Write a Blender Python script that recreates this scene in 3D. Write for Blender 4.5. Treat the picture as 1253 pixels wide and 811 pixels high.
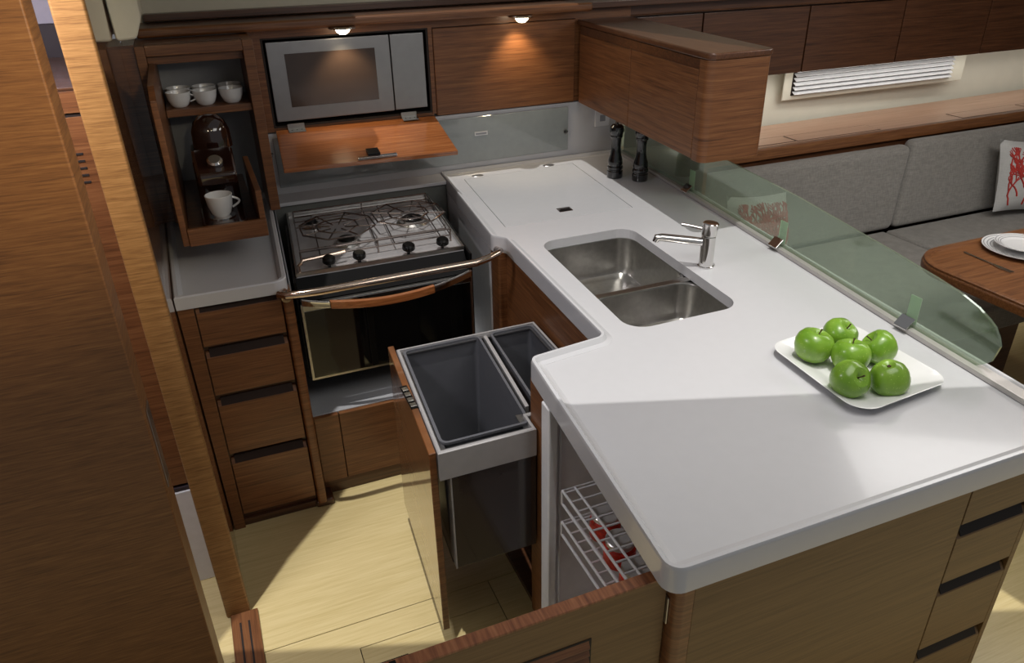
import bpy, bmesh, math, random
from mathutils import Vector, Matrix, Euler
random.seed(4)
C = bpy.context.scene.collection
S = bpy.context.scene
for o in list(bpy.data.objects): bpy.data.objects.remove(o)

# ------------------------------------------------------------ camera
cd = bpy.data.cameras.new('camera'); cam = bpy.data.objects.new('camera', cd); C.objects.link(cam)
cam.location = (0, 0, 1.95)
cam.rotation_euler = Euler([math.radians(a) for a in (61.787, 1.0135, -22.352)], 'XYZ')
cd.sensor_width = 36; cd.lens = 929.6 / 1253 * 36; cd.clip_start = 0.02
S.camera = cam
# ------------------------------------------------------------ light and exposure
S.view_settings.view_transform = 'Standard'; S.view_settings.look = 'None'
S.view_settings.exposure = -0.13; S.view_settings.gamma = 1
w = bpy.data.worlds.new('world'); S.world = w; w.use_nodes = True
w.node_tree.nodes['Background'].inputs[0].default_value = (0.95, 0.97, 1.0, 1)
w.node_tree.nodes['Background'].inputs[1].default_value = 0.21

def lamp(name, kind, loc, energy, color=(1, 1, 1), target=None, **kw):
    l = bpy.data.lights.new(name, kind); l.energy = energy; l.color = color
    for k, v in kw.items(): setattr(l, k, v)
    o = bpy.data.objects.new(name, l); C.objects.link(o); o.location = loc
    if target is not None:
        o.rotation_euler = (Vector(target) - Vector(loc)).to_track_quat('-Z', 'Y').to_euler()
    return o
lamp('sun', 'SUN', (0.9, 1.9, 5), 2.0, (1, 0.97, 0.92), target=(0.9 + 0.35, 1.9 + 0.375, 5 - 4.6), angle=math.radians(0.6))
lamp('galley_fill_light', 'AREA', (1.25, 0.95, 2.15), 11, (1, 0.97, 0.93), target=(1.15, 1.5, 0), shape='RECTANGLE', size=1.1, size_y=0.8)  # unseen soft fill added overhead for the general light level
lamp('saloon_fill_light', 'AREA', (3.3, 1.6, 2.15), 30, (1, 0.97, 0.94), target=(3.5, 1.9, 0), shape='RECTANGLE', size=1.8, size_y=0.8)  # unseen fill added to lift the saloon, no fitting modelled
lamp('companionway_light', 'SPOT', (0.28, 0.72, 2.12), 55, (1, 0.84, 0.58), target=(-0.33, 1.6, 1.80), spot_size=math.radians(62), spot_blend=0.9, shadow_soft_size=0.05)
lamp('hull_fill_light', 'AREA', (4.0, 3.40, 1.19), 3.2, (1, 0.97, 0.9), target=(4.0, 3.50, 0.9), shape='RECTANGLE', size=4.0, size_y=0.03)  # added fill below the lockers that brightens the hull lining
lamp('passage_fill_light', 'AREA', (-0.5, 1.72, 2.05), 13, (0.97, 0.94, 1.0), target=(-0.35, 2.3, 0.6), shape='SQUARE', size=0.25)  # added fill that brightens the cabinet and plinth in the passage

# ------------------------------------------------------------ materials
def lin(c):
    return tuple(((x / 255) / 12.92 if x / 255 <= 0.04045 else ((x / 255 + 0.055) / 1.055) ** 2.4) for x in c) + (1,)
def newmat(name):
    m = bpy.data.materials.new(name); m.use_nodes = True
    n = m.node_tree.nodes; b = n['Principled BSDF']
    return m, n, m.node_tree.links, b
def plain(name, rgb, rough=0.5, metal=0, coat=0, noise=0.04, nscale=30, bump=0.0, **kw):
    m, n, l, b = newmat(name)
    c = lin(rgb)
    tc = n.new('ShaderNodeTexCoord'); nz = n.new('ShaderNodeTexNoise'); nz.inputs['Scale'].default_value = nscale; nz.inputs['Detail'].default_value = 4
    l.new(tc.outputs['Object'], nz.inputs['Vector'])
    r = n.new('ShaderNodeValToRGB')
    r.color_ramp.elements[0].position = 0.3; r.color_ramp.elements[1].position = 0.7
    r.color_ramp.elements[0].color = tuple(x * (1 - noise) for x in c[:3]) + (1,)
    r.color_ramp.elements[1].color = tuple(min(1, x * (1 + noise)) for x in c[:3]) + (1,)
    l.new(nz.outputs['Fac'], r.inputs['Fac']); l.new(r.outputs['Color'], b.inputs['Base Color'])
    b.inputs['Roughness'].default_value = rough; b.inputs['Metallic'].default_value = metal
    b.inputs['Coat Weight'].default_value = coat; b.inputs['Coat Roughness'].default_value = 0.06
    for k, v in kw.items(): b.inputs[k].default_value = v
    if bump:
        bp = n.new('ShaderNodeBump'); bp.inputs['Strength'].default_value = bump; bp.inputs['Distance'].default_value = 0.002
        l.new(nz.outputs['Fac'], bp.inputs['Height']); l.new(bp.outputs['Normal'], b.inputs['Normal'])
    return m
def wood(name, dark, mid, light, scale, rough=0.42, coat=0.12, coat_rough=0.15, spec=0.5):
    """scale: frequency along x, y, z; the grain runs along the low-frequency axis"""
    m, n, l, b = newmat(name)
    tc = n.new('ShaderNodeTexCoord'); oi = n.new('ShaderNodeObjectInfo')
    add = n.new('ShaderNodeVectorMath'); add.operation = 'ADD'
    mul = n.new('ShaderNodeMath'); mul.operation = 'MULTIPLY'; mul.inputs[1].default_value = 7.0
    l.new(oi.outputs['Random'], mul.inputs[0]); l.new(tc.outputs['Object'], add.inputs[0]); l.new(mul.outputs[0], add.inputs[1])
    mp = n.new('ShaderNodeMapping'); mp.inputs['Scale'].default_value = scale; l.new(add.outputs[0], mp.inputs['Vector'])
    mp2 = n.new('ShaderNodeMapping'); mp2.inputs['Scale'].default_value = tuple(s * 2.6 for s in scale); l.new(add.outputs[0], mp2.inputs['Vector'])
    a = n.new('ShaderNodeTexNoise'); a.inputs['Scale'].default_value = 1; a.inputs['Detail'].default_value = 5; a.inputs['Roughness'].default_value = 0.62; a.inputs['Distortion'].default_value = 0.25
    c = n.new('ShaderNodeTexNoise'); c.inputs['Scale'].default_value = 1; c.inputs['Detail'].default_value = 3
    l.new(mp.outputs[0], a.inputs['Vector']); l.new(mp2.outputs[0], c.inputs['Vector'])
    mx = n.new('ShaderNodeMix'); mx.data_type = 'FLOAT'; mx.inputs[0].default_value = 0.42
    l.new(a.outputs['Fac'], mx.inputs[2]); l.new(c.outputs['Fac'], mx.inputs[3])
    r = n.new('ShaderNodeValToRGB'); e = r.color_ramp.elements
    e[0].position = 0.34; e[0].color = lin(dark); e[1].position = 0.68; e[1].color = lin(light)
    k = e.new(0.5); k.color = lin(mid)
    l.new(mx.outputs[0], r.inputs['Fac']); l.new(r.outputs['Color'], b.inputs['Base Color'])
    bp = n.new('ShaderNodeBump'); bp.inputs['Strength'].default_value = 0.12; bp.inputs['Distance'].default_value = 0.001
    l.new(mx.outputs[0], bp.inputs['Height']); l.new(bp.outputs['Normal'], b.inputs['Normal'])
    b.inputs['Roughness'].default_value = rough; b.inputs['Coat Weight'].default_value = coat; b.inputs['Coat Roughness'].default_value = coat_rough
    b.inputs['Specular IOR Level'].default_value = spec
    return m
TD, TM, TL = (84, 50, 27), (118, 74, 42), (142, 96, 58)
M = {}
M['teak'] = wood('teak horizontal grain', TD, TM, TL, (3.4, 3.4, 115))
M['teak_top'] = wood('teak flat grain', TD, TM, TL, (3.4, 115, 115))
M['teak_deep'] = wood('teak grain running aft', TD, TM, TL, (115, 3.4, 115))
M['teak_end'] = wood('teak end grain', (96, 54, 32), (134, 82, 50), (162, 108, 72), (75, 6, 6))
M['teak_gloss'] = wood('teak high gloss', TD, TM, TL, (3.4, 3.4, 115), rough=0.28, coat=1.0, coat_rough=0.03)
M['teak_flap'] = wood('teak gloss flap', (120, 66, 32), (160, 96, 52), (186, 122, 72), (3.4, 115, 115), rough=0.3, coat=0.7, coat_rough=0.05)
M['teak_dark'] = wood('teak dark', (58, 34, 20), (84, 52, 32), (104, 68, 44), (2.2, 40, 75), rough=0.35, coat=0.3)
M['teak_door'] = wood('teak door panel', (88, 55, 26), (117, 76, 39), (137, 95, 53), (9, 9, 210), rough=0.5, coat=0.05)
M['teak_shaded_top'] = wood('teak top darkened for shade', (64, 38, 22), (88, 54, 34), (106, 70, 44), (115, 3.4, 115), rough=0.35)  # darker teak copy, the weak light on the overhead top is in the colour
M['teak_panel'] = wood('teak post', (104, 70, 34), (138, 99, 54), (160, 120, 72), (9, 9, 210), rough=0.5, coat=0.05)
M['teak_island'] = wood('island veneer', (96, 70, 38), (114, 85, 49), (126, 96, 58), (3, 3, 130), rough=0.5, coat=0.05)
M['floor'] = wood('holly floor', (206, 186, 130), (217, 198, 144), (226, 208, 157), (4, 90, 90), rough=0.35, coat=0.15)
M['pink_wood'] = wood('pale shelf veneer', (178, 138, 112), (194, 154, 128), (204, 166, 140), (2.2, 60, 60), rough=0.4, coat=0.2)
M['seam'] = plain('dark seam', (30, 20, 14), 0.7)
M['white'] = plain('white solid surface', (200, 200, 203), 0.22, coat=0.25, noise=0.01)
M['white_lid'] = plain('white lid', (198, 199, 202), 0.2, coat=0.3, noise=0.01)
M['headliner'] = plain('cream headliner', (214, 208, 188), 0.6, noise=0.02)
M['hull'] = plain('cream hull lining', (218, 214, 198), 0.55, noise=0.03, nscale=8)
M['white_plastic'] = plain('white plastic', (222, 222, 224), 0.3)
M['grey_liner'] = plain('grey liner', (150, 152, 156), 0.4)
M['speckle'] = plain('speckled grey tray', (176, 178, 182), 0.3, noise=0.12, nscale=300, coat=0.4)
M['lavender'] = plain('lavender wall', (190, 184, 200), 0.6)
M['plum'] = plain('dark plum panel', (56, 46, 52), 0.6)
M['steel'] = plain('brushed steel', (190, 188, 184), 0.28, metal=1, noise=0.08, nscale=60)
M['steel_soft'] = plain('satin steel', (160, 158, 158), 0.36, metal=1, noise=0.03)
M['hob'] = plain('stainless hob', (206, 204, 206), 0.22, metal=0.45)
M['recess'] = plain('dark brown recess', (40, 24, 16), 0.8)
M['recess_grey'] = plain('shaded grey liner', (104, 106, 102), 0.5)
M['chrome'] = plain('chrome', (215, 212, 210), 0.06, metal=1, noise=0)
M['black_glass'] = plain('black glass', (10, 10, 11), 0.04, coat=1)
M['black'] = plain('black plastic', (14, 13, 13), 0.3, **{'Specular IOR Level': 0.2})
M['black_gloss'] = plain('black lacquer', (20, 20, 22), 0.08, coat=1)
M['coffee_body'] = plain('dark brown gloss', (44, 24, 18), 0.1, coat=1)
M['bronze'] = plain('polished wire', (150, 138, 132), 0.2, metal=1)
M['rail'] = plain('bronze rail', (196, 176, 160), 0.16, metal=1)
M['bin'] = plain('anthracite bin', (92, 93, 98), 0.35)
M['bin_dark'] = plain('dark bin outside', (50, 42, 38), 0.18, coat=0.5)
M['bin_frame'] = plain('silver grey frame', (178, 176, 176), 0.35, metal=0.3)
M['mw_window'] = plain('microwave window', (64, 50, 42), 0.15, coat=0.6)
M['frost_panel'] = plain('grey glass splash panel', (150, 156, 156), 0.08, coat=1)
M['ceramic'] = plain('white ceramic', (226, 226, 226), 0.15, coat=0.5, noise=0.01)
M['plate_band'] = plain('grey plate band', (150, 150, 152), 0.2, coat=0.5)
M['stem'] = plain('apple stem', (70, 50, 26), 0.7)
M['jar_red'] = plain('red jar label', (200, 48, 30), 0.35, noise=0.4, nscale=90)
M['jar_lid'] = plain('grey jar lid', (200, 198, 196), 0.3, metal=0.5)
M['fridge'] = plain('fridge lining', (226, 222, 222), 0.3, coat=0.4)
M['rim_grey'] = plain('shaded aluminium fiddle', (186, 182, 178), 0.35, metal=0.4)
M['tab'] = plain('pale green clip tab', (214, 242, 206), 0.5)
# woven upholstery
def fabric(name, rgb, amp=0.22):
    m, n, l, b = newmat(name); c = lin(rgb)
    tc = n.new('ShaderNodeTexCoord')
    fs = []
    for sc in ((170, 170, 22), (22, 22, 170)):
        mp = n.new('ShaderNodeMapping'); mp.inputs['Scale'].default_value = sc; l.new(tc.outputs['Object'], mp.inputs['Vector'])
        z = n.new('ShaderNodeTexNoise'); z.inputs['Scale'].default_value = 1; z.inputs['Detail'].default_value = 3; l.new(mp.outputs[0], z.inputs['Vector']); fs.append(z)
    mu = n.new('ShaderNodeMath'); mu.operation = 'ADD'; l.new(fs[0].outputs['Fac'], mu.inputs[0]); l.new(fs[1].outputs['Fac'], mu.inputs[1])
    r = n.new('ShaderNodeValToRGB'); r.color_ramp.elements[0].position = 0.35; r.color_ramp.elements[1].position = 0.65
    hv = n.new('ShaderNodeMath'); hv.operation = 'MULTIPLY'; hv.inputs[1].default_value = 0.5; l.new(mu.outputs[0], hv.inputs[0])
    r.color_ramp.elements[0].color = tuple(x * (1 - amp) for x in c[:3]) + (1,); r.color_ramp.elements[1].color = tuple(x * (1 + amp) for x in c[:3]) + (1,)
    l.new(hv.outputs[0], r.inputs['Fac']); l.new(r.outputs['Color'], b.inputs['Base Color'])
    bp = n.new('ShaderNodeBump'); bp.inputs['Strength'].default_value = 0.3; bp.inputs['Distance'].default_value = 0.001
    l.new(hv.outputs[0], bp.inputs['Height']); l.new(bp.outputs['Normal'], b.inputs['Normal'])
    b.inputs['Roughness'].default_value = 0.9; b.inputs['Sheen Weight'].default_value = 0.2
    return m
M['fabric'] = fabric('grey woven upholstery', (128, 125, 120), 0.2)
M['cushion'] = fabric('pale cushion linen', (178, 178, 176), 0.06)
M['coral'] = plain('coral embroidery', (170, 50, 44), 0.8, noise=0.2)
def apple_mat():
    m, n, l, b = newmat('green apple skin')
    tc = n.new('ShaderNodeTexCoord'); z = n.new('ShaderNodeTexNoise'); z.inputs['Scale'].default_value = 14; z.inputs['Detail'].default_value = 5
    l.new(tc.outputs['Object'], z.inputs['Vector'])
    r = n.new('ShaderNodeValToRGB'); r.color_ramp.elements[0].color = lin((98, 140, 32)); r.color_ramp.elements[1].color = lin((140, 178, 64))
    r.color_ramp.elements[0].position = 0.35; r.color_ramp.elements[1].position = 0.75
    l.new(z.outputs['Fac'], r.inputs['Fac'])
    v = n.new('ShaderNodeTexVoronoi'); v.inputs['Scale'].default_value = 160; l.new(tc.outputs['Object'], v.inputs['Vector'])
    lt = n.new('ShaderNodeMath'); lt.operation = 'LESS_THAN'; lt.inputs[1].default_value = 0.14; l.new(v.outputs['Distance'], lt.inputs[0])
    mx = n.new('ShaderNodeMix'); mx.data_type = 'RGBA'; l.new(lt.outputs[0], mx.inputs[0]); l.new(r.outputs['Color'], mx.inputs[6]); mx.inputs[7].default_value = lin((170, 200, 96))
    l.new(mx.outputs[2], b.inputs['Base Color'])
    b.inputs['Roughness'].default_value = 0.3; b.inputs['Coat Weight'].default_value = 0.25
    b.inputs['Subsurface Weight'].default_value = 0.05; b.inputs['Subsurface Radius'].default_value = (0.02, 0.03, 0.005)
    return m
M['apple'] = apple_mat()
def glass_mat():
    m, n, l, b = newmat('green tinted frosted glass')
    n.remove(b); out = n['Material Output']
    t = n.new('ShaderNodeBsdfTransparent'); t.inputs[0].default_value = lin((230, 238, 228))
    d = n.new('ShaderNodeBsdfDiffuse'); d.inputs[0].default_value = lin((170, 184, 164))
    g = n.new('ShaderNodeBsdfGlossy'); g.inputs['Roughness'].default_value = 0.05; g.inputs[0].default_value = (0.9, 1, 0.92, 1)
    m1 = n.new('ShaderNodeMixShader'); m1.inputs[0].default_value = 0.17; l.new(t.outputs[0], m1.inputs[1]); l.new(d.outputs[0], m1.inputs[2])
    lw = n.new('ShaderNodeLayerWeight'); lw.inputs[0].default_value = 0.5
    pw = n.new('ShaderNodeMath'); pw.operation = 'POWER'; pw.inputs[1].default_value = 3.0; l.new(lw.outputs['Facing'], pw.inputs[0])
    f = n.new('ShaderNodeMath'); f.operation = 'MULTIPLY_ADD'; f.inputs[1].default_value = 0.75; f.inputs[2].default_value = 0.05; l.new(pw.outputs[0], f.inputs[0])
    m2 = n.new('ShaderNodeMixShader'); l.new(f.outputs[0], m2.inputs[0]); l.new(m1.outputs[0], m2.inputs[1]); l.new(g.outputs[0], m2.inputs[2])
    l.new(m2.outputs[0], out.inputs[0])
    return m
M['glass'] = glass_mat()
def emit(name, rgb, s):
    m, n, l, b = newmat(name); b.inputs['Emission Color'].default_value = lin(rgb); b.inputs['Emission Strength'].default_value = s; return m
M['lamp'] = emit('lamp lens', (255, 238, 205), 14)

# ------------------------------------------------------------ geometry helpers
WL = {}
class MB:
    def __init__(s): s.bm = bmesh.new()
    def _in(s, t, bev=0, seg=2, ang=0.5):
        if bev:
            es = [e for e in t.edges if len(e.link_faces) == 2 and e.calc_face_angle(0) > ang]
            if es: bmesh.ops.bevel(t, geom=es, offset=bev, segments=seg, profile=0.5, affect='EDGES', clamp_overlap=True)
        me = bpy.data.meshes.new('tmp'); t.to_mesh(me); t.free(); s.bm.from_mesh(me); bpy.data.meshes.remove(me); return s
    def prism(s, pts, z0, z1, bev=0, seg=2, top=None, ang=0.5):
        t = bmesh.new(); tp = top or pts
        a = [t.verts.new((p[0], p[1], z0)) for p in pts]; b = [t.verts.new((p[0], p[1], z1)) for p in tp]
        k = len(pts); t.faces.new(a[::-1]); t.faces.new(b)
        for i in range(k): t.faces.new((a[i], a[(i + 1) % k], b[(i + 1) % k], b[i]))
        bmesh.ops.recalc_face_normals(t, faces=t.faces[:])
        return s._in(t, bev, seg, ang)
    def box(s, x0, x1, y0, y1, z0, z1, bev=0, seg=2, k=0.0, yref=None):
        """k: how far x drifts per metre of y, as the galley tapers towards the hull"""
        yr = y0 if yref is None else yref
        f = lambda x, y: (x + k * (y - yr), y)
        return s.prism([f(x0, y0), f(x1, y0), f(x1, y1), f(x0, y1)], z0, z1, bev, seg)
    def slab(s, P, d, bev=0, seg=2, ang=0.5):
        """polygon P (3-D points) thickened along vector d"""
        t = bmesh.new(); d = Vector(d)
        a = [t.verts.new(p) for p in P]; b = [t.verts.new(Vector(p) + d) for p in P]; k = len(P)
        t.faces.new(a[::-1]); t.faces.new(b)
        for i in range(k): t.faces.new((a[i], a[(i + 1) % k], b[(i + 1) % k], b[i]))
        bmesh.ops.recalc_face_normals(t, faces=t.faces[:])
        return s._in(t, bev, seg, ang)
    def tube(s, path, r, n=8, closed=False, caps=True):
        t = bmesh.new(); path = [Vector(p) for p in path]; k = len(path); rings = []
        rs = r if isinstance(r, (list, tuple)) else [r] * k
        up = None
        for i, p in enumerate(path):
            if closed: d = path[(i + 1) % k] - path[i - 1]
            else: d = path[min(i + 1, k - 1)] - path[max(i - 1, 0)]
            d.normalize()
            if up is None: up = Vector((0, 0, 1)) if abs(d.z) < 0.9 else Vector((1, 0, 0))
            u = (up - d * up.dot(d))
            if u.length < 1e-4: u = d.orthogonal()
            u.normalize(); up = u; v = d.cross(u)
            rings.append([t.verts.new(p + (u * math.cos(2 * math.pi * j / n) + v * math.sin(2 * math.pi * j / n)) * rs[i]) for j in range(n)])
        for i in range(k if closed else k - 1):
            A, B = rings[i], rings[(i + 1) % k]
            for j in range(n): t.faces.new((A[j], A[(j + 1) % n], B[(j + 1) % n], B[j]))
        if not closed and caps: t.faces.new(rings[0][::-1]); t.faces.new(rings[-1])
        bmesh.ops.recalc_face_normals(t, faces=t.faces[:])
        return s._in(t)
    def lathe(s, prof, c, n=28, axis=None, sx=1, sy=1):
        t = bmesh.new(); rings = []
        R = Vector((0, 0, 1)).rotation_difference(Vector(axis)).to_matrix() if axis else Matrix.Identity(3)
        for r, z in prof:
            if r < 1e-6: rings.append([t.verts.new(Vector(c) + R @ Vector((0, 0, z)))])
            else: rings.append([t.verts.new(Vector(c) + R @ Vector((r * sx * math.cos(2 * math.pi * j / n), r * sy * math.sin(2 * math.pi * j / n), z))) for j in range(n)])
        for A, B in zip(rings, rings[1:]):
            if len(A) == 1 and len(B) == 1: continue
            for j in range(n):
                q = (j + 1) % n
                if len(A) == 1: t.faces.new((A[0], B[q], B[j]))
                elif len(B) == 1: t.faces.new((A[j], A[q], B[0]))
                else: t.faces.new((A[j], A[q], B[q], B[j]))
        bmesh.ops.recalc_face_normals(t, faces=t.faces[:])
        return s._in(t)
    def build(s, name, mat, parent=None, smooth=True, at=None):
        vs = s.bm.verts; xs = [v.co.x for v in vs]; ys = [v.co.y for v in vs]; zs = [v.co.z for v in vs]
        c = Vector(at) if at is not None else Vector(((min(xs) + max(xs)) / 2, (min(ys) + max(ys)) / 2, min(zs)))
        for v in vs: v.co -= c
        me = bpy.data.meshes.new(name); s.bm.to_mesh(me); s.bm.free()
        me.materials.append(M[mat] if isinstance(mat, str) else mat)
        o = bpy.data.objects.new(name, me); C.objects.link(o)
        if smooth:
            for p in me.polygons: p.use_smooth = True
            me.set_sharp_from_angle(angle=math.radians(32))
            wn = o.modifiers.new('weighted', 'WEIGHTED_NORMAL'); wn.keep_sharp = True; wn.weight = 100
        WL[o.name] = c
        if parent: o.parent = parent; o.location = c - WL[parent.name]
        else: o.location = c
        return o
def thing(name, label, cat, loc, group=None):
    o = bpy.data.objects.new(name, None); C.objects.link(o); o.empty_display_size = 0.05
    o.location = loc; WL[o.name] = Vector(loc); o['label'] = label; o['category'] = cat
    if group: o['group'] = group
    return o
def tag(o, label, cat, group=None):
    o['label'] = label; o['category'] = cat
    if group: o['group'] = group
    return o
def struct(o, label=None):
    o['kind'] = 'structure'
    if label: o['label'] = label
    return o
def lab(o, label): o['label'] = label; return o
def copy_tree(o, parent=None, delta=None, rz=None):
    c = o.copy(); C.objects.link(c); c.parent = parent
    if delta is not None: c.location = Vector(o.location) + Vector(delta)
    if rz is not None: c.rotation_euler.z = rz
    for ch in list(o.children): copy_tree(ch, c)
    return c
def rpoly(pts, rad, seg=6):
    """plan polygon with rounded corners; rad a number or one per corner"""
    out = []; k = len(pts)
    for i, p in enumerate(pts):
        r = rad[i] if isinstance(rad, (list, tuple)) else rad
        p = Vector(p); a = Vector(pts[i - 1]) - p; b = Vector(pts[(i + 1) % k]) - p
        if r <= 0: out.append(tuple(p)); continue
        la, lb = a.length, b.length; a.normalize(); b.normalize()
        th = a.angle(b); t = min(r / math.tan(th / 2), la * 0.49, lb * 0.49); r2 = t * math.tan(th / 2)
        cc = p + (a + b).normalized() * (r2 / math.sin(th / 2))
        s0 = p + a * t - cc; s1 = p + b * t - cc
        a0 = math.atan2(s0.y, s0.x); a1 = math.atan2(s1.y, s1.x); d = (a1 - a0 + math.pi) % (2 * math.pi) - math.pi
        for j in range(seg + 1):
            q = a0 + d * j / seg; out.append((cc.x + r2 * math.cos(q), cc.y + r2 * math.sin(q)))
    return out
def offset(pts, d):
    """inset a counter-clockwise polygon by d"""
    out = []; k = len(pts)
    for i in range(k):
        p0, p, p1 = Vector(pts[i - 1]), Vector(pts[i]), Vector(pts[(i + 1) % k])
        e0 = (p - p0).normalized(); e1 = (p1 - p).normalized()
        n0 = Vector((-e0.y, e0.x)); n1 = Vector((-e1.y, e1.x)); m = n0 + n1
        m = m / max(0.35, m.dot(n0)) if m.length > 1e-6 else n0
        out.append((p.x + m.x * d, p.y + m.y * d))
    return out
def ring_rim(mb, pts, prof):
    """sweep profile [(inset, z)...] round the closed counter-clockwise outline"""
    loops = []; t = bmesh.new()
    for d, z in prof: loops.append([t.verts.new((x, y, z)) for x, y in offset(pts, d)])
    k = len(pts)
    for a, b in zip(loops, loops[1:] + loops[:1]):
        for i in range(k): t.faces.new((a[i], a[(i + 1) % k], b[(i + 1) % k], b[i]))
    bmesh.ops.recalc_face_normals(t, faces=t.faces[:])
    return mb._in(t)
def sheet(mb, outer, holes, z0, z1):
    """flat slab between z0 and z1 with holes"""
    t = bmesh.new()
    def loop(p):
        v = [t.verts.new((x, y, z1)) for x, y in p]
        return [t.edges.new((v[i], v[(i + 1) % len(v)])) for i in range(len(v))]
    es = loop(outer)
    for h in holes: es += loop(h)
    bmesh.ops.triangle_fill(t, edges=es, use_beauty=True)
    r = bmesh.ops.extrude_face_region(t, geom=t.faces[:])
    for g in r['geom']:
        if isinstance(g, bmesh.types.BMVert): g.co.z = z0
    bmesh.ops.recalc_face_normals(t, faces=t.faces[:])
    return mb._in(t)
def arc(p, q, bulge, n=12):
    """points from p to q bowed along vector bulge"""
    p, q, b = Vector(p), Vector(q), Vector(bulge)
    return [p.lerp(q, i / n) + b * (1 - (2 * i / n - 1) ** 2) for i in range(n + 1)]

# ============================================================ LARGE STRUCTURE
fl = struct(MB().box(-2.2, 6.2, 0.1, 4.2, -0.06, -0.006).build('floor', 'seam'), 'pale holly floor laid in large boards with dark seams')
g = 0.0013
def board(x0, x1, y0, y1): MB().box(x0 + g, x1 - g, y0 + g, y1 - g, -0.006, 0).build('floor_board', 'floor', fl)
board(-2.2, 6.2, 1.766, 4.2); board(0.144, 0.60, 0.9, 1.665)
MB().prism([(-0.13 + g, 0.9 + g), (0.144 - g, 0.9 + g), (0.144 - g, 1.665 + g), (0.60 - g, 1.665 + g), (0.60 - g, 1.766 - g), (-0.13 + g, 1.766 - g)], -0.006, 0).build('floor_board', 'floor', fl)
board(0.60, 1.70, 0.1, 1.766); board(1.70, 6.2, 0.1, 1.766); board(-2.2, -0.13, 0.1, 1.766); board(-0.13, 0.60, 0.1, 0.9)
# back wall of the galley (hull side) and headliner
struct(MB().box(-1.4, 1.96, 3.352, 3.46, 0, 1.19).build('wall_back', 'white'), 'white moulded wall behind the galley')
struct(MB().box(-1.4, 6.2, 3.50, 3.56, 1.60, 2.25).build('wall_back_upper', 'headliner'), 'cream lined wall above the wooden ledge')
ce = struct(sheet(MB(), [(-1.4, 0.45), (6.2, 0.45), (6.2, 4.2), (-1.4, 4.2)], [[(-0.462, 1.642), (1.98, 0.785), (1.58, 3.34), (0.62, 3.34), (0.60, 3.08), (0.19, 2.40), (0.06, 2.215)]], 2.2, 2.25).build('ceiling', 'headliner'), 'cream ceiling with a deck hatch opening')
# hull side wall of the saloon
hw = struct(MB().slab([(1.97, 3.50, 0.55), (6.2, 3.66, 0.55), (6.2, 3.80, 1.65), (1.97, 3.60, 1.65)], (0, 0.05, 0)).build('wall_saloon', 'hull'), 'cream curved hull lining of the saloon')
struct(MB().box(6.15, 6.2, 0.45, 4.0, 0, 2.2).build('wall_right', 'teak_dark'), 'dark wooden bulkhead at the end of the saloon')
# left bulkhead: runs back from the post, glossy
def hexa(mb, lo, hi, z0, z1, bev=0, seg=2): return mb.prism(lo, z0, z1, bev, seg, top=hi)
wl = struct(hexa(MB(), [(-0.164, 1.975), (-0.192, 3.352), (-0.235, 3.352), (-0.225, 1.975)], [(-0.188, 1.975), (-0.215, 3.352), (-0.255, 3.352), (-0.235, 1.975)], 0, 2.2).build('wall_left', 'teak_gloss'), 'dark glossy wooden bulkhead beside the coffee cabinet')
hexa(MB(), [(-0.226, 1.945), (-0.153, 1.945), (-0.153, 1.978), (-0.226, 1.978)], [(-0.245, 1.945), (-0.179, 1.945), (-0.179, 1.978), (-0.245, 1.978)], 0, 2.2, 0.006, 3).build('trim', 'teak_panel', wl)
# floor sill with two grooves
si = struct(MB().box(-0.215, -0.130, 1.50, 1.944, 0, 0.012, 0.003).build('trim_1', 'teak_deep'), 'wooden floor sill with two grooves at the foot of the post')
for x in (-0.187, -0.161): MB().box(x - 0.003, x + 0.003, 1.50, 1.90, 0.0121, 0.0135).build('groove', 'seam', si)

# ============================================================ TALL PANEL AT LEFT
t = thing('cabin_door', 'tall wooden door panel filling the left edge of the picture', 'door', (-0.75, 1.44, 0))
MB().box(-1.4, -0.207, 1.40, 1.494, 0.0, 2.15, 0.004, 3).build('door_leaf', 'teak_door', t)
MB().box(-0.2065, -0.2045, 1.425, 1.47, 0.93, 1.12, 0.0005, 1).build('latch_plate', 'steel', t)
# passage beyond the door
t = thing('passage_cabinet', 'wooden cabinet with five vent slots seen in the gap between door and post', 'cabinet', (-0.65, 2.4, 0))
MB().box(-1.2, -0.250, 2.17, 2.75, 0.395, 1.612, 0.002).build('body', 'teak', t)
MB().box(-1.2, -0.250, 2.16, 2.17, 1.561, 1.612, 0.001).build('top_front', 'teak', t)
MB().box(-1.2, -0.250, 2.165, 2.17, 1.551, 1.561).build('groove', 'seam', t)
MB().box(-1.2, -0.250, 2.16, 2.17, 0.405, 1.551, 0.001).build('front_panel', 'teak', t)
for i in range(5): MB().box(-0.311, -0.284, 2.1585, 2.1605, 1.386 + i * 0.018, 1.392 + i * 0.018, 0.0005, 1).build('vent_slot', 'seam', t)
MB().box(-1.2, -0.250, 2.17, 2.75, 1.612, 1.620, 0.002).build('top', 'teak_dark', t)
t = thing('passage_plinth', 'low white box on the floor under the slotted passage cabinet', 'plinth', (-0.65, 2.4, 0))
MB().box(-1.2, -0.250, 2.15, 2.75, 0, 0.380, 0.004).build('body', 'white_plastic', t)
MB().box(-1.2, -0.250, 2.156, 2.75, 0.381, 0.394).build('shadow_gap', 'plum', t)
struct(MB().box(-1.4, -0.258, 2.82, 2.87, 0, 1.705).build('wall_passage', 'plum'), 'dark plum wall panel in the passage')
struct(MB().box(-1.4, -0.258, 2.88, 2.93, 0, 2.2).build('wall_passage_upper', 'lavender'), 'pale lavender wall in the passage')

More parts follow.
